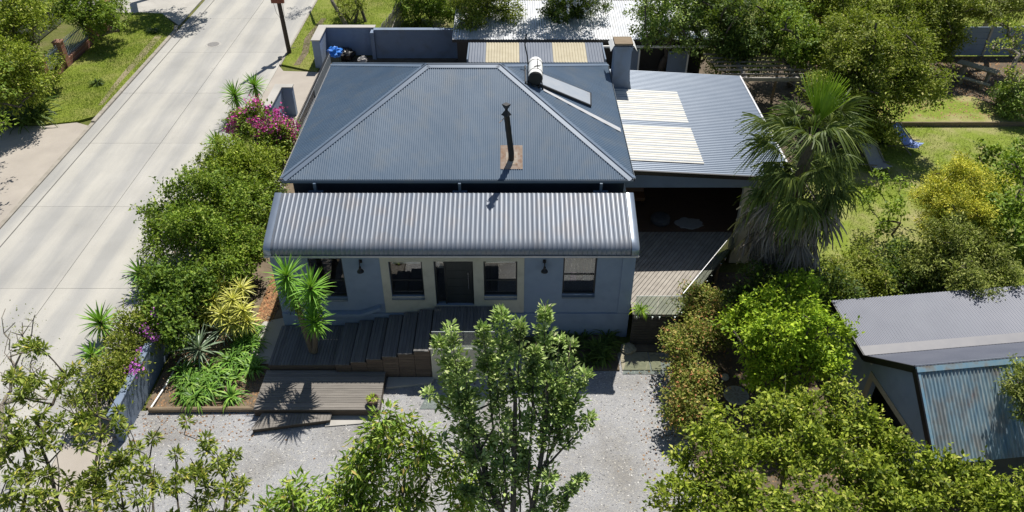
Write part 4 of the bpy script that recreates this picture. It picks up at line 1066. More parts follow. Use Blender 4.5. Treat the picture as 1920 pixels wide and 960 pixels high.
sheets(gr, M['garage_roof'], G(-.02, R_[0], R_[1]), ax, d1, LEN, lambda s: 0, lambda s: d1.length, amp=.014, pitch=.12, sheet=.84)
sheets(gr, M['garage_roof'], G(-.02, R_[0], R_[1]), ax, d2, LEN, lambda s: 0, lambda s: d2.length, amp=.014, pitch=.12, sheet=.84)
sheets(gr, M['rusty'], G(.06, B_[0], B_[1]), ax, d3, LEN, lambda s: -.08, lambda s: d3.length - .02, pitch=.122, amp=.022, sheet=.854)
nn1, nn2, nn3 = ax.cross(d1).normalized(), ax.cross(d2).normalized(), ax.cross(d3).normalized()
nn1, nn2, nn3 = [n if n.z > 0 else -n for n in (nn1, nn2, nn3)]
def strip(a0, a1, base, dirs, w, n, name, mat, lift_=.03):
    d = dirs.normalized()
    p, q = base(a0) + n * lift_, base(a1) + n * lift_
    MB().add([p, q, q + d * w, p + d * w, p - n * .02, q - n * .02, q + d * w - n * .02, p + d * w - n * .02], [(0, 1, 2, 3), (0, 4, 5, 1), (1, 5, 6, 2), (2, 6, 7, 3), (3, 7, 4, 0)]).build(name, mat, gr)
M['pale_flash'] = pm('pale_flashing', (.19, .19, .205), (.225, .22, .23), 2, .6)
strip(-.05, LEN, lambda a: G(a, R_[0], R_[1]), d1, .42, nn1, 'valley_flashing', M['pale_flash'])
M['blue_cap'] = pm('peeling_blue_cap', (.16, .33, .46), (.34, .42, .44), 2.5, .7, c3=(.2, .13, .08), s3=2.5, k3=.7)
strip(-.05, LEN, lambda a: G(a, 0, 4.2), -d3, .17, nn3, 'ridge_cap', M['blue_cap'], .05)
strip(-.05, LEN, lambda a: G(a, 0, 4.22), -d2, .09, nn2, 'ridge_cap', M['roof_grey'], .04)
for p, q in (((E_[0], E_[1]), (R_[0], R_[1])), ((R_[0], R_[1]), (0, 4.2)), ((0, 4.2), (B_[0], B_[1]))):
    a, b = G(-.06, p[0], p[1] - .10), G(-.06, q[0], q[1] - .10)
    e = (b - a).normalized() * .0
    MB().bar(a - e, b + e, .05, .22, up=(b - a).cross(ax)).build('barge_board', M['black'], gr)
MB().bar(G(.0, B_[0] + .0, B_[1] + .01), G(.0, 0, 4.2) , .10, .05, up=nn3).build('edge_flashing', M['blue_cap'], gr)
# gable wall with a framed opening, built round the hole
wl = MB()
OP = (-1.71, .6, 0, 1.84)                                     # opening along the wall, to its head
def wquad(c0, z0a, z0b, c1, z1a, z1b, a=.12, th=.18):
    p = [G(a, c0, z0a), G(a, c1, z1a), G(a, c1, z1b), G(a, c0, z0b)]
    q = [v + ax * th for v in p]
    wl.add(p + q, [(0, 1, 2, 3), (7, 6, 5, 4), (0, 4, 5, 1), (1, 5, 6, 2), (2, 6, 7, 3), (3, 7, 4, 0)])
def ztop(c): 
    if c < R_[0]: return E_[1] - .07 + (c - E_[0]) / (R_[0] - E_[0]) * (R_[1] - E_[1])
    if c < 0: return R_[1] - .07 + (c - R_[0]) / -R_[0] * (4.2 - R_[1])
    return 4.13 + c / B_[0] * (B_[1] - 4.2)
cs = [E_[0] + .2, R_[0], OP[0], 0, OP[1], B_[0] - .3]
for c0, c1 in zip(cs, cs[1:]):
    inside = OP[0] <= (c0 + c1) / 2 <= OP[1]
    wquad(c0, OP[3] if inside else -.05, ztop(c0), c1, OP[3] if inside else -.05, ztop(c1))
wl.build('gable_wall', M['wall_grey'], ga)
M['trim'] = pm('buff_trim', (.33, .30, .235), (.38, .345, .275), 2, .85)
MB().bar(G(.10, OP[0] - .11, 0), G(.10, OP[0] - .11, OP[3] + .22), .04, .22, up=cx_).bar(G(.10, OP[0] + .002, OP[3] + .11), G(.10, OP[1] + .2, OP[3] + .11), .04, .22).build('door_surround', M['trim'], ga)
m = MB()
for p0, p1 in ((E_[0] + .2, B_[0] - .3),):
    m.bar(G(LEN - .3, p0, 1.2), G(LEN - .3, p1, 1.2), .2, 2.4)
m.bar(G(.55, E_[0] + .3, 1.2), G(LEN - .4, E_[0] + .3, 1.2), .2, 2.4).bar(G(.55, B_[0] - .42, 1.1), G(LEN - .4, B_[0] - .42, 1.1), .2, 2.2)
m.build('wall', M['wall_shade'], ga)
MB().bar(G(.9, OP[0], .95), G(.9, OP[1], .95), .05, 1.85).build('garage_door', M['dark_frame'], ga)
o = MB().tube([G(.12, -2.0, 2.45), G(.0, -2.0, 2.42)], [.07, .09], 12).build('floodlight', M['flash'], ga)

# ------------------------------------------------------------------ garden objects on the right
t = thing('precast_wall', 'grey precast concrete panel wall along the far end of the garden', 'wall', (33, 50.75, 0))
for i in range(9):
    x_ = 24.0 + i * 1.95
    MB().box(x_ - .07, x_ + .07, 50.66, 50.84, .1, 2.25).build('post', M['concrete'], t)
    for k in range(5):
        MB().box(x_ + .075, x_ + 1.875, 50.72, 50.78, .2 + k * .395, .2 + k * .395 + .38).build('concrete_panel', M['wall_grey'], t)
tb = thing('garden_table', 'weathered stone slab picnic table on bare earth near the panel wall', 'table', (29.3, 47.0, .19))
R2 = Matrix.Rotation(-.66, 3, 'Z')
def rot_part(name, c, half, mat, parent, bev=.02):
    o = MB().obox((0, 0, 0), (half[0], 0, 0), (0, half[1], 0), (0, 0, half[2])).build(name, mat, parent, bevel=bev)
    for v in o.data.vertices: v.co += org(parent)
    o.location = Vector(c) - org(parent); o.rotation_euler.z = -.80
    return o
ctr = Vector((29.55, 47.1, 0)); du = Vector((math.cos(-.80), math.sin(-.80), 0))
rot_part('table_top', ctr + Vector((0, 0, .95)), (1.2, .36, .05), M['stone'], tb)
for s_ in (-.75, .75): rot_part('leg', ctr + du * s_ + Vector((0, 0, .54)), (.09, .26, .35), M['stone'], tb)
tb2 = thing('garden_bench', 'weathered stone slab bench standing in front of the stone table', 'bench', (28.7, 45.9, .19))
ctr2 = Vector((28.75, 45.85, 0))
rot_part('seat', ctr2 + Vector((0, 0, .60)), (1.0, .19, .04), M['stone'], tb2)
for s_ in (-.62, .62): rot_part('leg', ctr2 + du * s_ + Vector((0, 0, .37)), (.08, .15, .18), M['stone'], tb2)
def deck_chair(base, rz, label, mat):
    t = thing('deck_chair', label, 'deck chair', base)
    t.rotation_euler.z = rz
    t.scale = (1.3, 1.3, 1.2)
    B = Vector(base)
    L_ = lambda x, y, z: B + Vector((x, y, z))
    for sx in (-.38, .38):
        MB().bar(L_(sx, -.55, .03), L_(sx, .55, .95), .035, .04).build('side_rail', M['fence_wood'], t)
        MB().bar(L_(sx * .85, .5, .03), L_(sx * .85, -.45, .50), .035, .04).build('leg', M['fence_wood'], t)
    v = []
    for k in range(9):
        q = k / 8
        y_ = -.65 + 1.3 * q; z_ = .42 + .5 * q - .30 * math.sin(math.pi * min(1, q * 1.15)) * (1 - q * .4)
        v += [L_(-.36, y_, z_), L_(.36, y_, z_)]
    MB().add(v, [(2 * k, 2 * k + 1, 2 * k + 3, 2 * k + 2) for k in range(8)]).build('sling', mat, t)
deck_chair(at(1692, 278), .75, 'blue canvas deck chair on the lawn with its back to the dark tree', M['blue_cloth'])
deck_chair(at(1635, 316), .4, 'pale deck chair half hidden beside the palm fronds on the lawn', M['cloth_white'])
t = thing('retaining_sleeper', 'long timber sleeper edging the step between the two lawns', 'edging', (24, 41, 0))
for i in range(5):
    MB().box(19.3 + i * 2.2, 19.3 + i * 2.2 + 2.18, 40.96, 41.04, -.05, .26).build('sleeper', M['sleeper'], t)
t = thing('mosaic_disc', 'round pale stepping disc with a flower pattern in the shade under the trees', 'stepping stone', (8.24, 20.0, .03))
MB().lathe((8.24, 20.0, .03), [(.46, 0), (.46, .05), (.44, .06)], 28).build('disc', M['concrete'], t)
for k in range(12):
    a = 2 * math.pi * k / 12
    MB().obox((8.24 + .27 * math.cos(a), 20.0 + .27 * math.sin(a), .093), (.11 * math.cos(a), .11 * math.sin(a), 0), (-.03 * math.sin(a), .03 * math.cos(a), 0), (0, 0, .006)).build('petal', M['kerb'], t)
MB().lathe((8.24, 20.0, .09), [(.09, 0), (.09, .012)], 14).build('boss', M['kerb'], t)
t = thing('pale_ball', 'small pale round stone in the shade near the stepping disc', 'stone', (7.99, 20.84, .03))
crumple((7.99, 20.84, .14), .15, 2, M['concrete'], 'rock', t, .85, .08)
t = thing('flat_stone', 'flat pale boulder in the shade beside the house corner', 'stone', (4.55, 22.42, 0))
crumple((4.55, 22.42, .10), .30, 12, M['stone'], 'rock', t, .4, .12)

# ------------------------------------------------------------------ plants
LM['frontleaf'] = leaf_mat('leaf_front', [(0, (.10, .155, .045)), (.5, (.24, .33, .10)), (.9, (.40, .47, .18)), (1, (.56, .60, .32))], .25, .42, .3)
def nrm(a): return a / np.maximum(np.linalg.norm(a, axis=1, keepdims=True), 1e-9)
def leaf_arrays(pos, d, n, L, Wd, fold=.12):
    d = nrm(d); side = nrm(np.cross(d, n)); n = np.cross(side, d)
    L = L[:, None]; Wd = Wd[:, None]
    mid = pos + d * L * .45 + n * L * fold * .3
    v = np.stack([pos, mid + side * Wd * .5 + n * Wd * fold, pos + d * L - n * L * .06, mid - side * Wd * .5 + n * Wd * fold], 1).reshape(-1, 3)
    b = 4 * np.arange(len(pos))
    t = np.concatenate([np.stack([b, b + 2, b + 1], 1), np.stack([b, b + 3, b + 2], 1)])
    return v, t

def crown_leaves(blobs, L, Wd, dens, rng, clump=.32, droop=.25, per=26, shell=.55, up=.8, ragged=.22):
    """leaf positions in clumps spread through the outer part of each ellipsoid (c, rx, ry, rz)"""
    Ps, Ds, Ns, C = [], [], [], []
    for c, rx, ry, rz in blobs:
        R = np.array([rx, ry, rz])
        area = 4 * math.pi * (((rx * ry) ** 1.6 + (rx * rz) ** 1.6 + (ry * rz) ** 1.6) / 3) ** (1 / 1.6)
        N = dens * area / (.5 * L * Wd)
        nc = max(3, int(N / per))
        # the crown is built of lobes that sit on the ellipsoid, clumps of leaves spread over each lobe
        nl = max(5, int(9 + 7 * max(R)))
        lu = nrm(rng.normal(size=(nl, 3)) + np.array([0, 0, .3]))
        lr = .24 + .24 * rng.rand(nl, 1)
        lc = lu * (1.0 - lr * .7 + ragged * .6 * rng.normal(size=(nl, 1)))
        li = rng.randint(0, nl, nc)
        u = nrm(rng.normal(size=(nc, 3)) + np.array([0, 0, .35]))
        q_ = lc[li] + u * lr[li] * (shell + (1.05 - shell) * rng.rand(nc, 1) ** .5)
        core = rng.rand(nc) < .12
        q_[core] = (nrm(rng.normal(size=(nc, 3))) * .75 * rng.rand(nc, 1) ** .4)[core]
        cc = np.array(c)[None] + q_ * R
        C.append(cc)
        p = np.repeat(cc, per, 0) + rng.normal(size=(nc * per, 3)) * clump * np.array([.55, .55, .42])
        o = nrm((p - np.array(c)) / R ** 2)
        Ps.append(p); Ds.append(o * .7 + rng.normal(size=p.shape) * .75 + np.array([0, 0, -droop])); Ns.append(o * .45 + np.repeat(rng.normal(size=(nc, 3)) * .34, per, 0) + rng.normal(size=p.shape) * .27 + np.array([0, 0, up]))
    P_, D_, N_ = np.concatenate(Ps), np.concatenate(Ds), np.concatenate(Ns)
    keep = P_[:, 2] > .04
    return P_[keep], D_[keep], N_[keep], np.concatenate(C)

LEAFN = [0]
def leaf_mesh(name, P_, D_, N_, L, Wd, rng, mat, parent, fold=.12, var=.3):
    n = len(P_)
    LEAFN[0] += n
    N_ = nrm(N_) + np.array([.06, .22, .15])
    s = 1 + var * rng.uniform(-1, 1, n)
    v, t = leaf_arrays(P_ - np.array(org(parent)), D_, N_, L * s, Wd * s, fold)
    return link_mesh(name, np_mesh(name, v, tris=t), mat, parent)

def limb_tree(base, ends, r0, rng, up_bias=.5, wiggle=.12, tip=.008, seeds=(), arc=.5):
    """trunk and limbs: each end joins the nearest lower node by a curved limb; radii follow what each limb carries"""
    nodes = [np.array(base, float)]; par = [-1]
    for sd in seeds:
        pr = 0
        for p in sd:
            nodes.append(np.array(p, float)); par.append(pr); pr = len(nodes) - 1
    order = sorted(range(len(ends)), key=lambda i: np.linalg.norm(ends[i] - nodes[0]))
    for i in order:
        e = np.array(ends[i], float)
        A = np.array(nodes)
        dv_ = e - A
        dist = np.linalg.norm(dv_, axis=1)
        pen = dist + np.maximum(0, A[:, 2] - e[2]) * 2.5 + np.maximum(0, np.linalg.norm(dv_[:, :2], axis=1) - dv_[:, 2]) * up_bias
        j = int(np.argmin(pen))
        a = A[j]
        l = dist[j]
        k = max(1, min(5, int(l / .35)))
        prev = j
        for q in range(1, k + 1):
            t = q / k
            p = a + (e - a) * t
            p[2] += .18 * l * math.sin(math.pi * t) * arc
            if q < k: p += rng.normal(size=3) * wiggle * l * .25
            nodes.append(p); par.append(prev); prev = len(nodes) - 1
    w = np.zeros(len(nodes))
    ch = [0] * len(nodes)
    for i in range(len(nodes) - 1, 0, -1):
        if ch[i] == 0: w[i] = 1
        w[par[i]] += w[i]; ch[par[i]] += 1
    w[0] = max(w[0], 1)
    rad = np.maximum(tip, r0 * (w / w[0]) ** .48)
    return np.array(nodes), par, rad

def limb_mesh(name, nodes, par, rad, mat, parent, nthick=7, thr=.03):
    o = np.array(org(parent)); V, F = [], []
    cnt = 0
    for i in range(1, len(nodes)):
        a, b = nodes[par[i]], nodes[i]
        d = b - a; l = np.linalg.norm(d)
        if l < 1e-5: continue
        d /= l
        ra, rb = min(rad[par[i]], rad[i] * 1.35), rad[i]
        n = nthick if rb > thr else 4
        ref = np.array([1., 0, 0]) if abs(d[0]) < .8 else np.array([0, 1., 0])
        u = np.cross(d, ref); u /= np.linalg.norm(u); w_ = np.cross(d, u)
        th = 2 * np.pi * np.arange(n) / n
        ring = np.cos(th)[:, None] * u + np.sin(th)[:, None] * w_
        V.append(a - d * ra * .3 + ring * ra - o); V.append(b + ring * rb - o)
        k = np.arange(n)
        F.append(np.stack([cnt + k, cnt + (k + 1) % n, cnt + n + (k + 1) % n, cnt + n + k], 1))
        cnt += 2 * n
    return link_mesh(name, np_mesh(name, np.concatenate(V), quads=np.concatenate(F), smooth=True), mat, parent)

def blob(u, v, z, r, rz=None, ry=None):
    c = at(u, v, z)
    return (tuple(c), r, ry or r, rz or r * .8)

SEED = [10]
def plant(name, label, cat, blobs, mat, L=.12, Wd=.055, dens=1.15, clump=.3, droop=.25, base=None, r0=.08, bark='bark', limbs=40, group=None, flowers=None,
          part='crown', stem='trunk', shell=.6, ragged=.22, up=.8, per=26, spr=0, shoots=0):
    SEED[0] += 1
    rng = np.random.RandomState(SEED[0])
    if base is None:
        c = np.mean([b[0] for b in blobs], 0); base = (c[0], c[1], 0)
    t = thing(name, label, cat, base, group)
    L, Wd, dens = L * 1.18, Wd * 1.22, dens * .95
    P_, D_, N_, C = crown_leaves(blobs, L, Wd, dens, rng, clump, droop, per, shell, up, ragged)
    if spr:                                                    # loose sprays reaching out of the outline
        e = C[rng.choice(len(C), spr)]
        cen = np.array([b[0] for b in blobs]).mean(0)
        o = nrm(e - cen + rng.normal(size=e.shape) * .3)
        n_ = 16
        tt = np.linspace(.1, 1, n_)[None, :, None]
        ln = rng.uniform(.35, .95, (spr, 1, 1))
        q = e[:, None] + o[:, None] * ln * tt + np.array([0, 0, .12]) * np.sin(tt * 3) * ln
        tw = MB()
        for g_ in q:
            if g_[0][2] > .15 and g_[-1][2] > .15: tw.tube([g_[0] - (g_[5] - g_[0]) * .8, g_[0], g_[8], g_[-1]], [.008, .007, .006, .004], 3, caps=False)
        if tw.v: tw.build('twigs', M['bark_pale'], t)['kind'] = 'stuff'
        q = q.reshape(-1, 3)
        q = q[q[:, 2] > .1]
        q = q[rng.rand(len(q)) < .7]
        P_ = np.concatenate([P_, q]); D_ = np.concatenate([D_, rng.normal(size=q.shape)]); N_ = np.concatenate([N_, rng.normal(size=q.shape) + np.array([0, 0, .8])])
    if shoots:                                                 # young upright shoots standing out of the surface
        hi = C[np.argsort(C[:, 2] + rng.normal(size=len(C)) * .5)[-max(shoots * 3, 1):]]
        e = hi[rng.choice(len(hi), shoots)]
        ln = rng.uniform(.25, .6, (shoots, 1, 1)); n_ = 16
        tt = np.linspace(.05, 1, n_)[None, :, None]
        lean = rng.normal(size=(shoots, 1, 3)) * .25 + np.array([0, 0, 1.0])
        q = (e[:, None] + lean * ln * tt + rng.normal(size=(shoots, n_, 3)) * .03).reshape(-1, 3)
        P_ = np.concatenate([P_, q]); D_ = np.concatenate([D_, rng.normal(size=q.shape) * .8 + np.array([0, 0, .5])]); N_ = np.concatenate([N_, rng.normal(size=q.shape) * .5 + np.array([0, 0, .8])])
    leaf_mesh(part, P_, D_, N_, L, Wd, rng, LM[mat], t, var=.42)
    if limbs:
        ends = C[rng.choice(len(C), min(limbs, len(C)), replace=False)]
        nodes, par, rad = limb_tree(base, list(ends), r0, rng)
        limb_mesh(stem, nodes, par, rad, M[bark], t)
    if flowers:
        fm, n_, fl, centres = flowers
        q, dd = [], []
        for cx__, cy__, cz__, sp_ in centres:
            k = n_ // len(centres)
            u = nrm(rng.normal(size=(k, 3)) + np.array([0, -.2, .5]))
            q.append(np.array([cx__, cy__, cz__]) + u * sp_ * rng.uniform(.75, 1.12, (k, 1)))
        q = np.concatenate(q)
        nb = max(1, int(len(q) / 14))                            # blossoms sit in bunches
        cen = q[rng.choice(len(q), nb)]
        q = np.repeat(cen, 14, 0)[:len(q)] + rng.normal(size=(min(len(q), nb * 14), 3)) * .09
        leaf_mesh('blossoms', q, rng.normal(size=q.shape), rng.normal(size=q.shape) + np.array([0, -.3, .8]), fl, fl * .85, rng, LM[fm], t)
    return t

# --- rosettes of long blades (yucca, agave, dracaena)
def blade_mesh(name, L, w, arch, seg=5, tip=.02, fold=.25, base_w=.6):
    v, q = [], []
    for i in range(seg + 1):
        t = i / seg
        y = L * t * (1 - .12 * arch * t); z = -arch * L * t * t * .55
        ww = w * (base_w + (1 - base_w) * min(1, t * 2.5)) * (1 - t ** 2.2) + .002
        v += [(-ww / 2, y, z + ww * fold), (0, y, z), (ww / 2, y, z + ww * fold)]
    for i in range(seg):
        for k in range(2): q.append((i * 3 + k, i * 3 + k + 1, i * 3 + k + 4, i * 3 + k + 3))
    return np_mesh(name, v, quads=q)
def orient(d, up):
    y = Vector(d).normalized(); x = y.cross(Vector(up))
    if x.length < 1e-4: x = Vector((1, 0, 0))
    x.normalize(); z = x.cross(y)
    return Matrix(((x.x, y.x, z.x), (x.y, y.y, z.y), (x.z, y.z, z.z))).to_4x4()
GA = math.pi * (3 - math.sqrt(5))
def rosette(parent, c, n, L, mats, w=.045, lo=-.7, hi=1.35, seed=0, arch=(.15, .35, .6), as_parts=True, axis=(0, 0, 1), skirt=0, name='leaf', dead=None):
    rng = random.Random(seed); c = Vector(c); o = org(parent)
    protos = [blade_mesh(name, L, w, a) for a in arch]
    for p in protos: p.materials.append(mats)
    A = Vector(axis).to_track_quat('Z', 'Y').to_matrix()
    acc = []
    for i in range(n + skirt):
        t = (i + .5) / n
        el = hi + (lo - hi) * t ** .85 + rng.uniform(-.10, .10) if i < n else rng.uniform(-1.35, -.9)
        az = i * GA + rng.uniform(-.15, .15)
        d = A @ Vector((math.cos(el) * math.cos(az), math.cos(el) * math.sin(az), math.sin(el)))
        s = (.72 + .35 * math.sin(math.pi * min(1, .25 + t * .8))) * rng.uniform(.85, 1.1)
        off = Vector((0, 0, -.28 * t * L)) + d * .03
        mtx = Matrix.Translation(c + off - o) @ orient(d, (0, 0, 1)) @ Matrix.Diagonal((s, s, s, 1))
        k = 0 if t < .3 else (1 if t < .7 else 2)
        if as_parts:
            ob = link_mesh(name, protos[k], None, parent); ob.matrix_local = mtx
            if i >= n and dead: ob.material_slots[0].link = 'OBJECT'; ob.material_slots[0].material = dead
        else: acc.append((protos[k], mtx))
    if not as_parts:
        V, Q, cnt = [], [], 0
        for me, mtx in acc:
            vv = np.array([mtx @ v.co for v in me.vertices]); qq = np.array([p.vertices[:] for p in me.polygons])
            V.append(vv); Q.append(qq + cnt); cnt += len(vv)
        link_mesh('leaf_rosette', np_mesh('leaf_rosette', np.concatenate(V), quads=np.concatenate(Q)), mats, parent)

# twin yuccas by the house
yb = Vector((-7.6, 21.75, .6))
t = thing('yucca', 'tall yucca with three spiky green heads at the front left house corner', 'yucca', yb)
heads = [((-7.93, 21.72, 4.30), 88, .82, 3), ((-6.98, 21.15, 4.25), 88, .82, 4), ((-6.95, 20.72, 3.05), 72, .72, 5)]
MB().tube([yb, yb + Vector((-.12, 0, 1.2)), yb + Vector((-.2, 0, 2.4)), Vector((-7.93, 21.72, 4.3))], [.13, .12, .10, .07], 10).build('trunk', M['bark_fibre'], t)
MB().tube([yb + Vector((.1, -.05, 0)), yb + Vector((.35, -.25, 1.3)), yb + Vector((.55, -.5, 2.6)), Vector((-6.98, 21.15, 4.25))], [.11, .10, .09, .06], 10).build('trunk', M['bark_fibre'], t)
MB().tube([yb + Vector((.33, -.22, 1.15)), yb + Vector((.6, -.75, 1.7)), Vector((-6.95, 20.72, 3.05))], [.08, .075, .05], 8).build('limb', M['bark_fibre'], t)
dry = LM['pale']
for i, (c, n_, L_, sd) in enumerate(heads):
    rosette(t, c, n_, L_, LM['yucca'], .07, seed=sd, skirt=16 if i == 2 else 10, dead=dry)
# a looser skirt of older leaves down each stem
for c, k, sd in (((-7.9, 21.72, 3.85), 60, 8), ((-7.02, 21.18, 3.8), 54, 9), ((-7.87, 21.72, 3.5), 50, 28), ((-7.05, 21.2, 3.45), 44, 29)):
    rosette(t, c, k, .66, LM['yucca'], .06, lo=-1.2, hi=.3, seed=sd, as_parts=False)
rosette(t, (-7.85, 21.73, 3.1), 50, .52, LM['pale'], .045, lo=-1.35, hi=-.2, seed=11, as_parts=False)
rosette(t, (-7.06, 21.2, 3.05), 44, .52, LM['pale'], .045, lo=-1.35, hi=-.2, seed=12, as_parts=False)
# street yuccas
for (u, v, z), n_, L_, lab in (((440, 178, 1.5), 54, .95, 'tall green yucca with a trunk beside the road near the gate wall'),
                          ((477, 160, 1.8), 46, .85, 'second roadside yucca, the one closer to the gate wall'),
                          ((407, 268, .75), 44, .85, 'small yucca at the road edge below the magenta bougainvillea'),
                          ((440, 258, .6), 30, .7, 'small yucca tucked against the bougainvillea foot'),
                          ((262, 512, .9), 38, .75, 'spiky yucca poking from the hedge edge halfway along the road'),
                          ((188, 603, .9), 44, .85, 'yellow green yucca at the roadside end of the purple flowered hedge'),
                          ((172, 665, .7), 30, .6, 'small spiky plant on the footpath in front of the purple flowered hedge')):
    c = at(u, v, z)
    t = thing('yucca', lab, 'yucca', (c.x, c.y, 0), 'yuccas along the road')
    MB().tube([(c.x, c.y, 0), (c.x + .02, c.y, z * .5), (c.x, c.y, z)], [.12, .11, .08], 8).build('trunk', M['bark_fibre'], t)
    rosette(t, c, int(n_ * 1.7), L_, LM['yucca'], .085, seed=int(u), as_parts=False)
# agave and variegated dracaenas in the bed
c = at(372, 652, .75)
t = thing('agave', 'blue green spiky agave in the shaded garden bed by the wall', 'agave', (c.x, c.y, .05))
MB().tube([(c.x, c.y, .05), (c.x, c.y, .75)], [.14, .1], 8).build('stem', M['bark_fibre'], t)
rosette(t, c, 58, .95, LM['agave'], .075, lo=-.7, hi=1.3, seed=21)
rosette(t, at(415, 618, .8), 40, .7, LM['agave'], .045, lo=-.5, hi=1.2, seed=22, as_parts=False)
t = thing('dracaena', 'clump of yellow variegated dracaena heads in the garden bed', 'dracaena', (-11.2, 23.8, .05))
dh = [(372, 545, 1.35), (412, 535, 1.6), (452, 540, 1.6), (400, 562, 1.5), (436, 560, 1.6), (415, 588, 1.3), (455, 580, 1.35), (388, 590, 1.0), (462, 602, 1.0), (435, 605, 1.0)]
rr = random.Random(5)
for i, (u, v, z) in enumerate(dh):
    c = at(u, v, z)
    MB().tube([(c.x + .1, c.y + .15, .05), (c.x + .03, c.y + .05, z * .6), (c.x, c.y, z)], [.05, .045, .035], 6).build('stem', M['bark_pale'], t)
    rosette(t, c, 64, .62, LM['varieg'], .062, lo=-.8, hi=1.2, seed=40 + i, arch=(.3, .6, .9), as_parts=False)

# strap leaved clump (agapanthus) in the bed: every tuft a part
def straps(parent, c, n, L, mat, seed, w=.05, name='leaf_tuft'):
    rng = random.Random(seed); V, Q, cnt = [], [], 0
    o = org(parent)
    for i in range(n):
        az = rng.uniform(0, 2 * math.pi); el = rng.uniform(.5, 1.35)
        me_l = L * rng.uniform(.7, 1.15)
        d = Vector((math.cos(az), math.sin(az), 0)); s = Vector((-d.y, d.x, 0))
        p = Vector(c) + d * .05 - o
        seg = 5; ang_ = el
        for k in range(seg + 1):
            ww = w * (1 - (k / seg) ** 2.5) + .003
            V += [p - s * ww / 2, p + s * ww / 2]
            p = p + (d * math.cos(ang_) + Vector((0, 0, math.sin(ang_)))) * me_l / seg
            ang_ -= .42 * rng.uniform(.8, 1.2)
        for k in range(seg): Q.append((cnt + 2 * k, cnt + 2 * k + 1, cnt + 2 * k + 3, cnt + 2 * k + 2))
        cnt += 2 * (seg + 1)
    return link_mesh(name, np_mesh(name, V, quads=Q), mat, parent)
t = thing('agapanthus', 'lush strap leaved agapanthus clump at the front of the garden bed', 'plant', (-11.0, 20.4, .05))
rr = random.Random(8)
k = 0
for i in range(70):
    u, v = rr.uniform(335, 480), rr.uniform(618, 752)
    if u < 340 + (752 - v) * -.1 or (v < 690 and u < 425) or (v > 715 and u > 455): continue
    if v < 660 and u < 445: continue
    c = at(u, v, .1); straps(t, c, 26, .75, LM['strap'], 100 + i, .062); k += 1
t = thing('grass_tuft', 'pale green tuft filling the clay bowl', 'plant', (-4.98, 19.35, .56))
straps(t, (-4.98, 19.35, .54), 40, .28, LM['bright'], 3, .02)
t = thing('agapanthus', 'dark strap leaved plants in the shaded bed under the curtained window', 'plant', (2.6, 22.3, .06))
for i in range(26):
    straps(t, (rr.uniform(1.0, 4.0), rr.uniform(21.5, 23.0), .06), 20, .72, LM['dark'], 300 + i, .055)
t = thing('flax', 'spiky bright flax seen through the glass at the deck corner', 'plant', (4.85, 23.0, 1.58))
straps(t, (4.95, 22.95, 1.58), 44, .55, LM['bright'], 7, .035)
t = thing('flax', 'yellow green flax tuft behind the yard wall', 'plant', at(785, 48))
straps(t, at(785, 48), 130, 1.5, LM['yellowgreen'], 9, .06)
t = thing('agave', 'large dark spiky clump in the shade under the roadside tree', 'agave', at(45, 225))
for i, (u, v) in enumerate(((30, 215), (60, 230), (15, 235), (75, 210))): straps(t, at(u, v, .1), 44, 2.0, LM['dark'], 60 + i, .11)
for i, (u, v, lab) in enumerate(((182, 158, 'dark tufted plant alone in the middle of the grass verge'), (288, 60, 'dark tufted plant at the far end of the grass verge'))):
    t = thing('flax', lab, 'plant', at(u, v, .075), 'dark tufts on the grass verge')
    straps(t, at(u, v, .08), 60, .62, LM['dark'], 80 + i, .07)

# --- hedge along the boundary wall
plant('bougainvillea', 'bougainvillea bush covered in magenta bracts by the gate wall', 'bush',
      [blob(490, 232, 2.0, 1.15), blob(530, 255, 1.8, .9), blob(452, 238, 1.7, .75), blob(500, 265, 1.4, 1.0)], 'hedge', .13, .07, base=(-12.9, 37.2, 0), spr=20,
      flowers=('magenta', 2100, .13, [(*at(490, 225, 2.1), 1.15), (*at(528, 243, 2.0), .9), (*at(452, 235, 1.8), .75), (*at(505, 250, 1.8), 1.0)]))
plant('hedge_shrub', 'mid green leafy shrub between the bougainvillea and the big hedge mound', 'bush',
      [blob(440, 300, 1.9, 1.25), blob(495, 300, 1.7, 1.0), blob(410, 335, 1.7, 1.2), blob(470, 330, 1.9, 1.2)], 'hedge_light', .11, .055, spr=40, shoots=60)
plant('hedge_shrub', 'largest rounded hedge mound bulging over the road beside the verandah roof', 'bush',
      [blob(385, 385, 2.2, 1.75), blob(330, 405, 1.9, 1.25), blob(445, 380, 2.1, 1.15), blob(370, 450, 2.0, 1.6), blob(440, 450, 1.9, 1.15), blob(310, 455, 1.6, 1.0), blob(400, 500, 1.7, 1.2), blob(475, 400, 1.7, .9), blob(482, 355, 1.5, .8), blob(470, 470, 1.5, .8), blob(440, 510, 1.3, .7)],
      'hedge', .11, .06, spr=130, r0=.12, limbs=60, ragged=.34, shoots=120)
plant('hedge_shrub', 'lower leafy hedge section behind the yellow dracaenas', 'bush',
      [blob(330, 535, 1.7, 1.1), blob(290, 560, 1.6, .9), blob(370, 570, 1.3, .9), blob(310, 600, 1.5, .9), blob(345, 620, 1.2, .6)], 'hedge_dark', .13, .065, spr=40, ragged=.34, shoots=50)
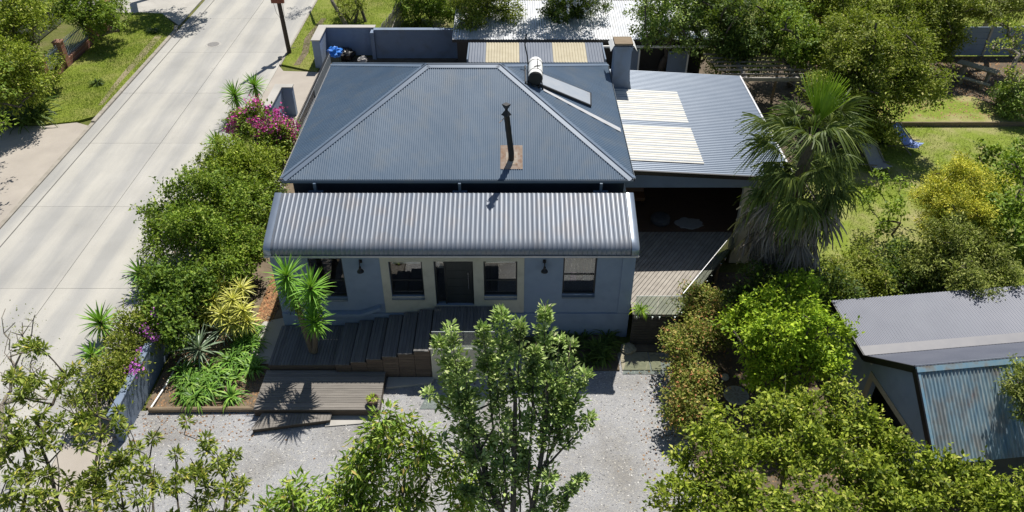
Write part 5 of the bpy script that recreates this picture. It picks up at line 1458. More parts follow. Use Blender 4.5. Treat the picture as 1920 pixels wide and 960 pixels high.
plant('hedge_shrub', 'trailing hedge with small purple flowers spilling over the boundary wall', 'bush',
      [blob(245, 612, 1.5, .72), blob(278, 632, 1.4, .5), blob(222, 655, 1.4, .7), blob(198, 700, 1.35, .62), blob(240, 682, 1.4, .42), blob(172, 742, 1.1, .6), blob(215, 722, 1.3, .4)], 'olive', .10, .05, spr=50, ragged=.3,
      flowers=('purple', 260, .085, [(*at(300, 598, 1.75), .35), (*at(285, 625, 1.75), .3), (*at(255, 675, 1.75), .35), (*at(245, 705, 1.6), .35), (*at(262, 690, 1.7), .25)]))
plant('flowering_shrub', 'small dark shrub with white flecks squeezed beside the roof corner', 'bush', [blob(508, 350, 1.0, .6), blob(512, 385, .8, .5), blob(505, 320, .9, .55)], 'dark', .09, .05,
      flowers=('whitefl', 90, .06, [(*at(512, 350, 1.2), .5)]))
plant('hedge_shrub', 'low green filler shrub in the narrow strip beside the mulch', 'bush', [blob(535, 285, .8, .8), blob(515, 420, .5, .45)], 'hedge', .1, .05)

# --- shrubs right of the gravel
plant('red_hedge', 'copper tinged hedge shrub beside the glass balustrade', 'bush', [blob(1310, 562, 1.55, .72), blob(1335, 590, 1.2, .6), blob(1290, 585, 1.2, .6), blob(1320, 610, .9, .6)], 'red', .085, .045, base=(7.1, 22.6, 0))
plant('red_hedge', 'long copper tinged hedge shrub along the edge of the gravel', 'bush',
      [blob(1280, 630, 1.5, .7), blob(1320, 635, 1.4, .65), blob(1275, 670, 1.4, .65), blob(1300, 705, 1.3, .7), blob(1290, 745, 1.1, .7), blob(1320, 725, 1.1, .55), blob(1275, 780, .8, .6)], 'red', .09, .05, base=(6.5, 20.3, 0), limbs=50)
plant('bright_tree', 'bright green rounded tree in front of the palm and garage', 'tree',
      [blob(1430, 580, 3.0, .95), blob(1500, 560, 2.9, .9), blob(1470, 625, 3.3, 1.25), blob(1535, 630, 3.0, .95), blob(1420, 650, 2.7, .9), blob(1500, 680, 2.4, 1.15), blob(1550, 690, 2.3, .7), blob(1440, 700, 2.0, .85), blob(1385, 600, 2.5, .65)],
      'bright', .11, .06, base=(9.6, 20.3, 0), r0=.16, clump=.26, limbs=70, ragged=.34, shoots=90)
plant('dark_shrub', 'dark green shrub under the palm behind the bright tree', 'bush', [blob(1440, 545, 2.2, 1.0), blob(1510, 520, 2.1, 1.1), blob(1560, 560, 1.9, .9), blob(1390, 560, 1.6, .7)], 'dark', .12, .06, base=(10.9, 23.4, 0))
plant('garden_shrub', 'loose mid green shrub with rusty leaves between palm and garage', 'bush', [blob(1600, 495, 1.5, 1.0), blob(1570, 530, 1.6, .9), blob(1625, 540, 1.3, .9), blob(1600, 570, 1.0, .7)], 'olive', .10, .05, base=(14.2, 25.2, 0), spr=30)
plant('dark_shrub', 'rounded dark shrub with a yellow sprig beside the yellow tree', 'bush', [blob(1680, 490, 1.3, .95), blob(1720, 510, 1.2, .9)], 'dark', .11, .06)
plant('sapling', 'slim young sapling with sparse round leaves on the lawn', 'tree', [blob(1640, 350, 2.2, .7), blob(1670, 390, 1.6, .75), blob(1625, 375, 1.9, .5), blob(1690, 345, 1.8, .5), blob(1660, 430, 1.0, .6)], 'hedge', .13, .08, .38, base=tuple(at(1672, 440)), r0=.05, limbs=26)
plant('yellow_tree', 'golden yellow feathery conifer standing between the lawn and garage', 'tree',
      [blob(1790, 335, 4.2, 1.0), blob(1830, 345, 4.0, .9), blob(1750, 370, 3.6, .85), blob(1795, 395, 3.6, 1.15), blob(1755, 420, 3.0, .85), blob(1840, 405, 3.3, .9), blob(1800, 308, 4.6, .5)], 'yellow', .10, .03, 1.0, base=(17.6, 25.9, 0), clump=.22, limbs=50, r0=.13, ragged=.3)
plant('yellow_tree', 'pale yellow green drooping conifer overhanging the garage roof', 'tree',
      [blob(1780, 460, 2.8, 1.4), blob(1840, 480, 2.6, 1.2), blob(1740, 495, 2.2, .9), blob(1820, 530, 2.7, .9), blob(1890, 525, 2.6, .8)], 'pale', .11, .035, .9, base=(17.2, 24.6, 0), clump=.24, droop=.6, limbs=50, r0=.13, ragged=.35)
plant('garden_tree', 'leafy green tree at the frame edge beside the yellow conifer', 'tree',
      [blob(1890, 330, 3.6, 1.1), blob(1900, 400, 3.4, 1.3), blob(1880, 450, 2.8, 1.2), blob(1930, 300, 3.6, 1.2), blob(1940, 450, 3.0, 1.4), blob(1860, 290, 2.8, .5)], 'hedge', .15, .085, .9, base=(20.6, 26.9, 0), limbs=50, r0=.14)
plant('garden_shrub', 'thin open shrub on the lawn above the yellow conifer', 'bush', [blob(1845, 285, 2.6, .55), blob(1850, 320, 2.2, .5), blob(1905, 280, 2.5, .5)], 'hedge', .14, .08, .35, base=tuple(at(1850, 400)), r0=.04)

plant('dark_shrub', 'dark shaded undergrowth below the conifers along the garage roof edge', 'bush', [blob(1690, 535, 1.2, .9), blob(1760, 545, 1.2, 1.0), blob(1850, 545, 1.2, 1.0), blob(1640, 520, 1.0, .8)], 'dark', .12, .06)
# --- trees at the back right
plant('garden_tree', 'big dense olive green tree spreading over the lawn behind the palm', 'tree',
      [blob(1640, 90, 5.0, 2.1), blob(1700, 100, 4.6, 1.7), blob(1590, 120, 4.4, 1.7), blob(1650, 160, 3.6, 2.0), blob(1710, 165, 3.4, 1.5), blob(1560, 165, 3.2, 1.3), blob(1640, 215, 2.2, 1.6), blob(1600, 60, 5.2, 1.4), blob(1580, 225, 1.8, 1.2)],
      'olive', .14, .065, base=(21.0, 41.6, 0), r0=.28, clump=.36, limbs=80, ragged=.3)
plant('garden_tree', 'dark glossy tree overshadowing the pergola', 'tree',
      [blob(1500, 60, 4.6, 1.8), blob(1540, 95, 3.8, 1.4), blob(1510, 110, 3.2, 1.1), blob(1460, 40, 4.6, 1.6)], 'hedge', .16, .09, .85, base=(17.6, 46.4, 0), r0=.2, limbs=50)
plant('garden_tree', 'tall dark tree casting deep shade between shed and pergola', 'tree',
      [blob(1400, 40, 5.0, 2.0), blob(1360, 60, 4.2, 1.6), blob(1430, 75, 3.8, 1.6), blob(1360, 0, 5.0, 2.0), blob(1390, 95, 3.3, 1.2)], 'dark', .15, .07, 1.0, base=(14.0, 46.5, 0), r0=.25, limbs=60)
plant('garden_tree', 'grey green tree hanging over the end of the silver shed roof', 'tree',
      [blob(1235, 25, 4.6, 1.7), blob(1290, 35, 4.2, 1.6), blob(1225, 60, 3.7, 1.1), blob(1290, 65, 3.6, 1.1), blob(1270, -10, 5.0, 1.9)], 'grey', .14, .07, .9, base=(9.6, 48.2, 0), r0=.24, limbs=60, ragged=.32)
plant('garden_tree', 'sunlit yellow green tree filling the top edge beyond the pergola', 'tree',
      [blob(1560, 5, 4.6, 2.0), blob(1610, 10, 4.6, 1.8), blob(1510, -15, 5, 2.0), blob(1660, 15, 4.2, 1.7)], 'yellowgreen', .15, .075, .8, base=(20.5, 49.6, 0), r0=.22, limbs=50)
plant('garden_tree', 'broad olive tree before the precast wall at the top of the garden', 'tree',
      [blob(1730, 50, 3.2, 1.7), blob(1770, 65, 2.6, 1.4), blob(1700, 30, 3.8, 1.7), blob(1790, 25, 3.8, 1.6), blob(1760, 90, 1.8, 1.2), blob(1740, -5, 4.6, 2.0)], 'olive', .14, .06, .9, base=(25.8, 49.2, 0), r0=.22, limbs=60)
plant('garden_tree', 'pale leaved tree behind the precast wall in the top corner', 'tree',
      [blob(1840, 10, 4.0, 1.5), blob(1880, 15, 4.4, 1.5), blob(1920, 5, 4.6, 1.6), blob(1820, -15, 4.6, 1.6)], 'pale', .14, .06, .6, base=(32.5, 53.5, 0), r0=.18, limbs=60, bark='bark_pale')
plant('garden_tree', 'bare branched tree with yellow green tips at the right frame edge', 'tree',
      [blob(1890, 60, 3.8, .8), blob(1910, 95, 3.2, .8), blob(1870, 85, 3.4, .6), blob(1900, 150, 2.2, .8), blob(1925, 60, 4.0, .8)], 'yellowgreen', .13, .065, .28, base=tuple(at(1915, 215)), r0=.16, limbs=40, bark='bark_pale')
plant('dark_shrub', 'dark rounded shrub at the right edge below the stone table', 'bush', [blob(1905, 175, 1.4, .9), blob(1880, 175, 1.0, .7), blob(1900, 205, .7, .7), blob(1925, 195, 1.2, .8)], 'grey', .12, .055)
plant('dark_shrub', 'low dark undergrowth at the foot of the big olive tree', 'bush', [blob(1560, 205, 1.0, 1.0), blob(1600, 240, .7, .9), blob(1650, 245, .6, .8), blob(1545, 130, 1.5, .9), blob(1535, 175, 1.3, .8)], 'dark', .13, .065)
plant('creeper', 'bright creeper sprouting over the back edge of the extension roof', 'climber', [blob(1345, 115, 2.6, .55), blob(1365, 130, 2.6, .5), blob(1340, 135, 2.5, .5), blob(1385, 138, 2.5, .35)], 'olive', .12, .07, .9, base=(12.0, 41.5, 0))
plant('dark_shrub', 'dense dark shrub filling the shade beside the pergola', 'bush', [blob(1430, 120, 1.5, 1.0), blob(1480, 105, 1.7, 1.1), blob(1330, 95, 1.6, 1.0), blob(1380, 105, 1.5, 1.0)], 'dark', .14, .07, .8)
# behind the sheds
plant('shrub', 'dense green shrub on the grass behind the yard wall', 'bush', [blob(770, 5, 1.6, 1.5), blob(820, 10, 1.6, 1.4), blob(800, -10, 2.0, 1.6), blob(840, 25, 1.2, .8)], 'hedge', .14, .08)
plant('shrub', 'olive tree leaning over the near left corner of the silver roof', 'tree', [blob(890, 12, 3.4, 1.4), blob(870, -10, 3.6, 1.5), blob(925, 15, 3.3, 1.3), blob(960, 25, 3.2, 1.0), blob(880, 35, 3.2, .9), blob(870, -75, 6.5, 1.6), blob(930, -70, 6.2, 1.5)], 'olive', .13, .065, .9, base=(-2.5, 53.4, 0), r0=.15)
plant('shrub', 'white flowering shrub overhanging the middle of the silver roof', 'bush', [blob(1060, 10, 3.4, 1.5), blob(1105, 15, 3.4, 1.3), blob(1080, -12, 3.6, 1.6), blob(1040, 25, 3.2, .9), blob(1010, -60, 6.0, 1.4), blob(1090, -70, 6.5, 1.5)], 'dark', .13, .065, .9, base=(4.4, 53.6, 0), r0=.12,
      flowers=('whitefl', 500, .12, [(*at(1070, 12, 3.6), 1.3), (*at(1105, 15, 3.6), 1.1)]))
plant('shrub', 'low flowering bush by the pinkish ground beyond the silver roof', 'bush', [blob(1000, 0, 2.6, 1.0), blob(1175, 5, 2.4, 1.1), blob(1150, -10, 2.6, 1.2)], 'yellowgreen', .13, .065, .7, base=(3, 55.6, 0))
plant('shrub', 'small leafy shrub under the leaning trunks by the roadside grass', 'bush', [blob(650, 20, .9, .75), blob(672, 12, 1.1, .7), blob(640, 8, 1.0, .5)], 'olive', .12, .06, .7)
lt = thing('leaning_tree', 'pale leaning tree trunk rising from the corner wall towards the road', 'tree', at(650, 48))
b_ = at(650, 48); 
MB().tube([b_, b_ + Vector((-.9, .4, 1.6)), b_ + Vector((-1.7, 2.2, 3.6)), b_ + Vector((-2.2, 6.5, 6.0))], [.16, .13, .11, .07], 10).build('trunk', M['bark_pale'], lt)
rng = np.random.RandomState(77)
tip = b_ + Vector((-2.2, 6.8, 6.0))
P_, D_, N_, C = crown_leaves([(tuple(tip + Vector((-.3, .4, .8))), 1.5, 1.5, 1.0)], .13, .06, .12, rng)
leaf_mesh('crown', P_, D_, N_, .13, .06, rng, LM['olive'], lt)
lt = thing('leaning_tree', 'second leaning trunk with forked stems beside the slatted fence', 'tree', at(686, 42))
b_ = at(686, 42)
MB().tube([b_, b_ + Vector((-.4, .3, 1.4)), b_ + Vector((-.7, 1.8, 3.4)), b_ + Vector((-.8, 5.3, 5.4))], [.12, .10, .08, .05], 8).tube([b_ + Vector((-.8, -.2, 0)), b_ + Vector((-.45, .1, 1.0)), b_ + Vector((-.9, .5, 2.4))], [.12, .09, .05], 8).build('trunk', M['bark'], lt)
P_, D_, N_, C = crown_leaves([(tuple(b_ + Vector((-.8, 5.6, 6.0))), 1.3, 1.3, .9)], .13, .06, .12, rng)
leaf_mesh('crown', P_, D_, N_, .13, .06, rng, LM['olive'], lt)

# --- across the road, top left
plant('street_tree', 'large yellow green tree at the left edge hiding the fence', 'tree',
      [blob(30, 60, 4.2, 1.6), blob(10, 120, 3.6, 1.7), blob(52, 130, 2.8, .9), blob(20, 15, 5.0, 2.0), blob(68, 12, 4.0, 1.1), blob(30, 170, 2.4, 1.3), blob(72, 158, 1.8, .6), blob(95, 40, 3.0, .45)], 'yellowgreen', .14, .065, base=(-30.4, 46.0, 0), r0=.25, limbs=70, spr=50, clump=.36)
plant('street_tree', 'dense dark green tree at the far end of the palisade fence', 'tree',
      [blob(120, 12, 2.6, 1.1), blob(175, 18, 2.6, 1.3), blob(205, 42, 1.9, 1.05), blob(176, 58, 1.5, .8), blob(212, 15, 2.2, 1.0), blob(160, -12, 3.0, 1.5), blob(140, 35, 2.2, .8)], 'hedge', .14, .075, 1.0, base=(-30.3, 54.6, 0), r0=.22, limbs=60)
plant('street_tree', 'tree just beyond the top edge shading the far driveway', 'tree',
      [blob(300, -110, 5.0, 2.4), blob(350, -105, 5.0, 1.9)], 'hedge', .15, .08, .9, base=(-28.5, 71.0, 0), r0=.25, limbs=50)
plant('shrub', 'low shrub with leaves trailing over the brick plinth', 'bush', [blob(95, 150, 1.0, .55), blob(70, 160, 1.3, .7), blob(105, 120, 1.5, .5)], 'yellowgreen', .12, .06, .8, base=(-30.0, 47.6, 0))
plant('shade_tree', 'tree left of the frame dappling the side drive with shadow', 'tree', [blob(-60, 150, 4.5, 1.9), blob(-40, 230, 3.6, 1.3)], 'hedge', .14, .07, .8, base=(-32.5, 40.4, 0), r0=.2, limbs=50)

# --- foreground trees
def tips_tree(name, label, base, stems, mat, L, Wd, bark, r0, seed, n_leaf=46, spread=.26, bits=None, col=(0, 0, 1), droop=.15, tip=.008, up=.55, along=0, var=.35, seeds=(), up_bias=.35, arc=.5, bare=(), whorl=False):
    """open tree: leaf clusters at twig ends; stems = list of cluster centres"""
    rng = np.random.RandomState(seed)
    t = thing(name, label, 'tree', base)
    ends = [np.array(s, float) for s in stems]
    nodes, par, rad = limb_tree(base, ends + [np.array(b, float) for b in bare], r0, rng, up_bias=up_bias, wiggle=.16, tip=tip, seeds=seeds, arc=arc)
    limb_mesh('trunk', nodes, par, rad, M[bark], t)
    Ps, Ds, Ns = [], [], []
    for e in ends:
        k = int(n_leaf * rng.uniform(.5, 1.4))
        p = e + rng.normal(size=(k, 3)) * spread * np.array([1, 1, .75])
        o = nrm(p - e + 1e-6)
        if whorl: p = e + o * (spread * rng.rand(k, 1) ** .6)
        Ps.append(p); Ds.append(o * .9 + rng.normal(size=p.shape) * (.25 if whorl else .5) + np.array([0, 0, .25 - droop])); Ns.append(rng.normal(size=p.shape) * .5 + np.array([0, 0, up]))
    if along:
        thin = [i for i in range(1, len(nodes)) if rad[i] < r0 * .35]
        for i in thin:
            a, b = nodes[par[i]], nodes[i]
            k = max(1, int(along * np.linalg.norm(b - a)))
            p = a + (b - a) * rng.rand(k, 1) + rng.normal(size=(k, 3)) * spread * .55
            Ps.append(p); Ds.append(rng.normal(size=p.shape) * .8 + np.array([0, 0, .3])); Ns.append(rng.normal(size=p.shape) * .5 + np.array([0, 0, up]))
    P_, D_, N_ = np.concatenate(Ps), np.concatenate(Ds), np.concatenate(Ns)
    leaf_mesh('crown', P_, D_, N_, L, Wd, rng, LM[mat], t, var=var)
    return t
rng = np.random.RandomState(5)
def px_region(poly, n, zf, rng, jitter=.5):
    """cluster centres seen inside a polygon of the photograph at height zf(u, v)"""
    us = [p[0] for p in poly]; vs = [p[1] for p in poly]; out = []
    while len(out) < n:
        u, v = rng.uniform(min(us), max(us)), rng.uniform(min(vs), max(vs))
        ins_ = False
        for i in range(len(poly)):
            (x1, y1), (x2, y2) = poly[i], poly[i - 1]
            if (y1 > v) != (y2 > v) and u < (x2 - x1) * (v - y1) / (y2 - y1) + x1: ins_ = not ins_
        if ins_: out.append(at(u, v, zf(u, v) + rng.uniform(-jitter, jitter)))
    return out
# multi-stemmed tree in the middle foreground
zt = lambda u, v: 8.0 - (v - 590) / 370 * 4.6
plumes = [((845, 592), (862, 760), .30), ((872, 652), (880, 800), .30), ((905, 605), (925, 800), .34), ((940, 588), (950, 760), .34), ((975, 605), (975, 800), .34), ((1024, 596), (1020, 800), .34),
          ((1050, 650), (1035, 820), .34), ((1072, 668), (1050, 830), .30), ((1100, 690), (1062, 800), .26), ((818, 665), (860, 790), .28), ((800, 730), (865, 775), .24), ((828, 800), (885, 850), .26),
          ((1106, 768), (1060, 830), .2), ((860, 700), (905, 880), .36), ((1000, 680), (990, 900), .36), ((930, 700), (950, 930), .36), ((1040, 760), (1015, 920), .34), ((865, 890), (920, 930), .26),
          ((1100, 885), (1050, 930), .14), ((1082, 870), (1045, 950), .14), ((1060, 905), (1030, 960), .22), ((955, 800), (962, 960), .26), ((925, 850), (945, 990), .26), ((985, 860), (975, 990), .26), ((1030, 850), (1005, 990), .24), ((880, 840), (930, 985), .22), ((850, 830), (900, 900), .2), ((835, 700), (870, 800), .26), ((1065, 740), (1030, 850), .26), ((910, 640), (920, 760), .24), ((1005, 640), (1000, 760), .26), ((895, 820), (930, 960), .3)]
ct = thing('garden_tree', 'tall multi stemmed grey green tree standing in the middle of the gravel', 'tree', (.1, 13.2, 0))
cb = Vector((.1, 13.2, 0))
def pz(u, v): return at(u, v, zt(u, v))
mains = [[cb + Vector((-.15, 0, 0)), pz(941, 960), pz(912, 900), pz(900, 845), pz(880, 775), pz(866, 740)], [cb, pz(962, 960), pz(964, 850), pz(966, 750), pz(955, 690)], [cb + Vector((.15, 0, 0)), pz(997, 960), pz(1010, 890), pz(1022, 810), pz(1026, 720)]]
mb_ = MB()
for i, m_ in enumerate(mains): mb_.tube(m_, [.13, .085, .07, .055, .045, .035][:len(m_)], 9)
Ps, Ds, Ns = [], [], []
for (u0, v0), (u1, v1), w_ in plumes:
    off = Vector((0, rng.uniform(-.6, .6), 0))
    bot = pz(u1, v1)
    j = min((p for m_ in mains for p in m_[1:]), key=lambda p: (p - bot).length + max(0, p.z - bot.z + .1) * 3)
    mid, top_ = bot.lerp(pz(u0, v0), .5) + off * .8 + Vector((rng.uniform(-.06, .06), 0, 0)), pz(u0, v0) + off
    mb_.tube([j, bot + off * .4, mid, top_], [.035, .028, .018, .007], 6)
    ln = (top_ - bot).length + (bot - j).length * .4
    w_ *= 1.4; k = int(ln * 138 * (w_ / .3))
    nw = max(4, int(ln * 4.2)); wc = np.sort(rng.rand(nw) ** .8)
    q = np.clip(wc[rng.randint(0, nw, k)] + rng.normal(size=k) * .028, 0, 1)
    ax_ = np.array([bot + off * .4, mid, top_])
    p = np.where(q[:, None] < .5, ax_[0] + (ax_[1] - ax_[0]) * (q[:, None] * 2), ax_[1] + (ax_[2] - ax_[1]) * (q[:, None] * 2 - 1))
    # leaves sit in whorls that come and go along the stem
    wave = .55 + .45 * np.sin(q * ln * 7.5 + rng.uniform(0, 6))
    wr = w_ * np.clip(1.15 - q * .85, .15, 1) * (.45 + .75 * wave)
    o_ = nrm(rng.normal(size=(k, 3)) * np.array([1, 1, .35]))
    Ps.append(p + o_ * (wr * rng.rand(k) ** .5)[:, None]); Ds.append(o_ + np.array([0, 0, .75]) + rng.normal(size=(k, 3)) * .3); Ns.append(o_ * .1 + np.array([0, 0, .75]) + rng.normal(size=(k, 3)) * .32)
mb_.build('trunk', M['bark'], ct, smooth=True)
P_, D_, N_ = np.concatenate(Ps), np.concatenate(Ds), np.concatenate(Ns)
leaf_mesh('crown', P_, D_, N_, .17, .075, rng, LM['frontleaf'], ct)
# mango-like tree left of it
poly_m = [(735, 772), (790, 800), (810, 850), (880, 870), (890, 960), (640, 975), (645, 860), (690, 800)]
zm = lambda u, v: 5.0 - (v - 775) / 185 * 2.2
cs_ = px_region(poly_m, 52, zm, rng, .5) + [at(u, v, zm(u, v)) for u, v in ((735, 785), (700, 815), (660, 870), (765, 800), (800, 850), (855, 870), (680, 850))]
tips_tree('mango_tree', 'young broadleaf tree with drooping glossy leaves and ruddy veins beside the tall tree', (-2.3, 12.3, 0), cs_, 'mango', .24, .07, 'bark', .10, 32, 84, .20, droop=.7, up=.8)
cs_ = px_region([(500, 930), (540, 900), (600, 915), (640, 930), (650, 1040), (500, 1040)], 26, lambda u, v: 3.4 - (v - 900) / 100, rng, .4)
tips_tree('mango_tree', 'top of a low glossy tree at the bottom edge on the gravel', (-5.0, 11.6, 0), cs_, 'mango', .24, .07, 'bark', .09, 33, 84, .2, droop=.7, up=.8)
# open, twiggy tree at the lower left
poly_l = [(0, 800), (30, 690), (70, 640), (95, 700), (150, 690), (180, 740), (230, 760), (290, 800), (330, 790), (360, 850), (400, 830), (440, 860), (455, 930), (470, 1010), (0, 1010)]
zl = lambda u, v: 6.0 - (v - 640) / 320 * 2.2 - u / 460 * .9
cs_ = px_region(poly_l, 180, zl, rng, .45) + [at(u, v, zl(u, v)) for u, v in ((60, 640), (80, 655), (45, 650), (140, 690), (125, 705), (385, 825), (440, 850), (455, 905), (55, 750), (100, 730), (410, 880), (130, 800), (350, 790))]
bare = [at(u, v, zl(u, v)) for u, v in ((348, 806), (20, 660), (75, 690), (170, 700), (205, 742), (300, 800), (345, 815), (420, 835), (330, 870), (270, 850), (180, 780), (110, 760), (30, 720), (395, 850), (240, 800), (365, 905), (445, 940), (60, 700), (150, 735))]
bare += px_region(poly_l, 55, zl, rng, .4)
seeds = []
for u0, u1 in ((-60, 20), (10, 60), (70, 110), (120, 135), (190, 180), (240, 225), (160, 95), (260, 290), (330, 240), (300, 280), (350, 330), (385, 365), (415, 420)):
    b_ = at(u0 + rng.uniform(-10, 10), 1075, 2.0); m_ = at((u0 + u1) / 2, 990, zl(u1, 990) - .5); e_ = at(u1, 880 + rng.uniform(-20, 40), zl(u1, 880) - .25)
    seeds.append([b_, b_.lerp(m_, .5) + Vector((rng.uniform(-.1, .1), 0, 0)), m_, m_.lerp(e_, .5) + Vector((rng.uniform(-.12, .12), 0, 0)), e_])
tips_tree('open_tree', 'wide open tree with bare twigs and leaf tufts filling the lower left corner', (-8.6, 10.2, 0), cs_, 'sparse', .17, .06, 'bark', .14, 34, 58, .15, along=0, tip=.011, up=.7, seeds=seeds, up_bias=1.3, arc=.15, bare=bare, whorl=True)
# grey bare twiggy tree at the left edge
twig = px_region([(0, 560), (40, 600), (70, 580), (80, 640), (90, 760), (0, 800)], 90, lambda u, v: 5.2 - (v - 560) / 250 * 2, rng, .5)
tips_tree('bare_tree', 'nearly leafless pale twiggy tree at the left edge over the road', (-16.2, 12.8, 0), twig, 'pale', .06, .03, 'bark_pale', .07, 35, 9, .2, tip=.008)
# big shrub mass lower right
plant('large_shrub', 'big glossy olive green shrub mass filling the lower right corner', 'bush',
      [blob(1330, 830, 3.0, .75), blob(1400, 815, 3.2, .8), blob(1470, 790, 3.5, .85), blob(1545, 775, 3.6, .85), blob(1600, 800, 3.5, .8), blob(1310, 890, 2.7, .8), blob(1390, 890, 3.2, .95), blob(1480, 870, 3.5, 1.0), blob(1570, 860, 3.6, 1.0), blob(1650, 860, 3.4, .85),
       blob(1270, 950, 2.4, .75), blob(1340, 960, 2.8, .9), blob(1440, 960, 3.2, 1.0), blob(1550, 950, 3.5, 1.0), blob(1640, 940, 3.4, .95), blob(1500, 750, 3.5, .35), blob(1592, 738, 3.6, .25), blob(1625, 790, 3.7, .5), blob(1665, 820, 3.6, .5), blob(1345, 775, 3.0, .3)],
      'yellowgreen', .12, .062, .85, base=(8.2, 14.5, 0), r0=.16, limbs=110, clump=.24, ragged=.36, per=30, spr=70, shoots=220)
plant('large_shrub', 'second olive shrub below the rusty garage roof at the bottom edge', 'bush',
      [blob(1700, 880, 3.3, .8), blob(1750, 930, 3.1, .85), blob(1820, 900, 2.9, .5), blob(1830, 950, 2.9, .8), blob(1890, 950, 2.9, .8), blob(1700, 960, 3.3, .9), blob(1770, 880, 3.0, .4), blob(1940, 930, 2.8, .7)],
      'yellowgreen', .12, .062, .85, base=(12.2, 13.2, 0), r0=.12, limbs=70, clump=.24, ragged=.36, per=30, spr=40, shoots=130)
plant('conifer_branch', 'light green tree reaching into the right edge over the rusty roof', 'tree',
      [blob(1905, 715, 4.2, .35), blob(1925, 745, 4.0, .5), blob(1935, 700, 4.4, .5), blob(1915, 770, 3.8, .3)], 'pale', .10, .03, .9, base=(17.6, 13.6, 0), r0=.08, limbs=30, clump=.2)

# --- fan palm
pb_ = Vector((10.75, 25.2, 0))
pt = thing('fan_palm', 'tall fan palm with green crown and a skirt of dead grey fronds', 'palm', pb_)
MB().tube([pb_, pb_ + Vector((0, 0, 3)), pb_ + Vector((.02, 0, 7.9))], [.34, .27, .22], 14).build('trunk', M['bark_fibre'], pt)
def fan_mesh(name, pet, R, spread, blades, bend, seed, cone=0.0, jit=1.0):
    rng = random.Random(seed); v, q = [], []
    for s in (-1, 1): v += [(s * .018, 0, 0), (s * .012, pet, -.10 * pet)]
    q.append((0, 2, 3, 1))
    hub = Vector((0, pet, -.10 * pet))
    for i in range(blades):
        a = (i / (blades - 1) - .5) * spread + rng.uniform(-.06, .06) * jit
        l = R * (.72 + .28 * math.cos(a * .8)) * (1 - jit * rng.uniform(-.08, .26))
        d = Vector((math.sin(a), math.cos(a), 0)); s_ = Vector((math.cos(a), -math.sin(a), 0))
        fold = .018 if i % 2 else -.018
        b0 = len(v); bd = bend * rng.uniform(.35, 1.9)
        for k in range(6):
            t = k / 5
            drop = -cone * l * t - bd * l * max(0, t - .45) ** 1.6 * 1.6
            p = hub + d * l * t * (1 - .12 * bd * t) + Vector((0, 0, drop))
            wv = max(.003, (spread / blades) * l * .46 * min(t, .5) * (1 if t < .55 else (1.08 - t) / .53)) + .004
            v += [tuple(p - s_ * wv + Vector((0, 0, fold))), tuple(p + s_ * wv - Vector((0, 0, fold)))]
        for k in range(5): q.append((b0 + 2 * k, b0 + 2 * k + 1, b0 + 2 * k + 3, b0 + 2 * k + 2))
    return np_mesh(name, v, quads=q)
fans = [fan_mesh('frond', 1.25, 1.0, 3.7, 40, .8, 1), fan_mesh('frond', 1.4, 1.05, 3.4, 38, 1.1, 2), fan_mesh('frond', 1.1, 1.0, 3.9, 40, 1.3, 3)]
spear = fan_mesh('frond', .7, 1.45, 1.15, 26, .04, 4, jit=.25)
deads = [fan_mesh('dead_frond', 1.0, 1.0, 1.5, 20, .5, 5, .25), fan_mesh('dead_frond', 1.1, 1.05, 1.2, 18, .35, 6, .15), fan_mesh('dead_frond', .9, 1.1, 1.9, 20, .8, 7, .3)]
for me in fans: me.materials.append(LM['palm'])
spear.materials.append(LM['palmnew'])
for me in deads: me.materials.append(LM['dead'])
rr = random.Random(12)
top = pb_ + Vector((.02, 0, 7.85))
def place_frond(me, name, p, az, el, s):
    d = Vector((math.cos(el) * math.cos(az), math.cos(el) * math.sin(az), math.sin(el)))
    o = link_mesh(name, me, None, pt)
    o.matrix_local = Matrix.Translation(p - org(pt)) @ orient(d, (0, 0, 1)) @ Matrix.Rotation(rr.uniform(-.4, .4), 4, 'Y') @ Matrix.Diagonal((s, s, s, 1))
    return o
n_ = 46
for i in range(n_):
    t_ = (i + .5) / n_
    place_frond(fans[i % 3], 'frond', top + Vector((0, 0, -2.3 * t_)), i * GA, 1.05 - 1.35 * t_ + rr.uniform(-.3, .3), rr.uniform(.75, 1.3))
for i in range(9):
    place_frond(fans[i % 3], 'frond', top + Vector((0, 0, -.6 - .5 * i / 9)), i * GA + 1.1, -.5 - .3 * i / 9 + rr.uniform(-.2, .2), rr.uniform(.9, 1.2))
place_frond(spear, 'frond', top, 1.2, 1.1, 1.15)
place_frond(spear, 'frond', top, .6, 1.25, 1.0)
for i in range(84):
    t_ = (i + .5) / 84
    el = -.42 - .62 * min(1, t_ * 1.2) + rr.uniform(-.18, .18)
    place_frond(deads[i % 3], 'dead_frond', top + Vector((0, 0, -1.5 - 3.3 * t_)), i * GA + .3, el, rr.uniform(1.05, 1.45))

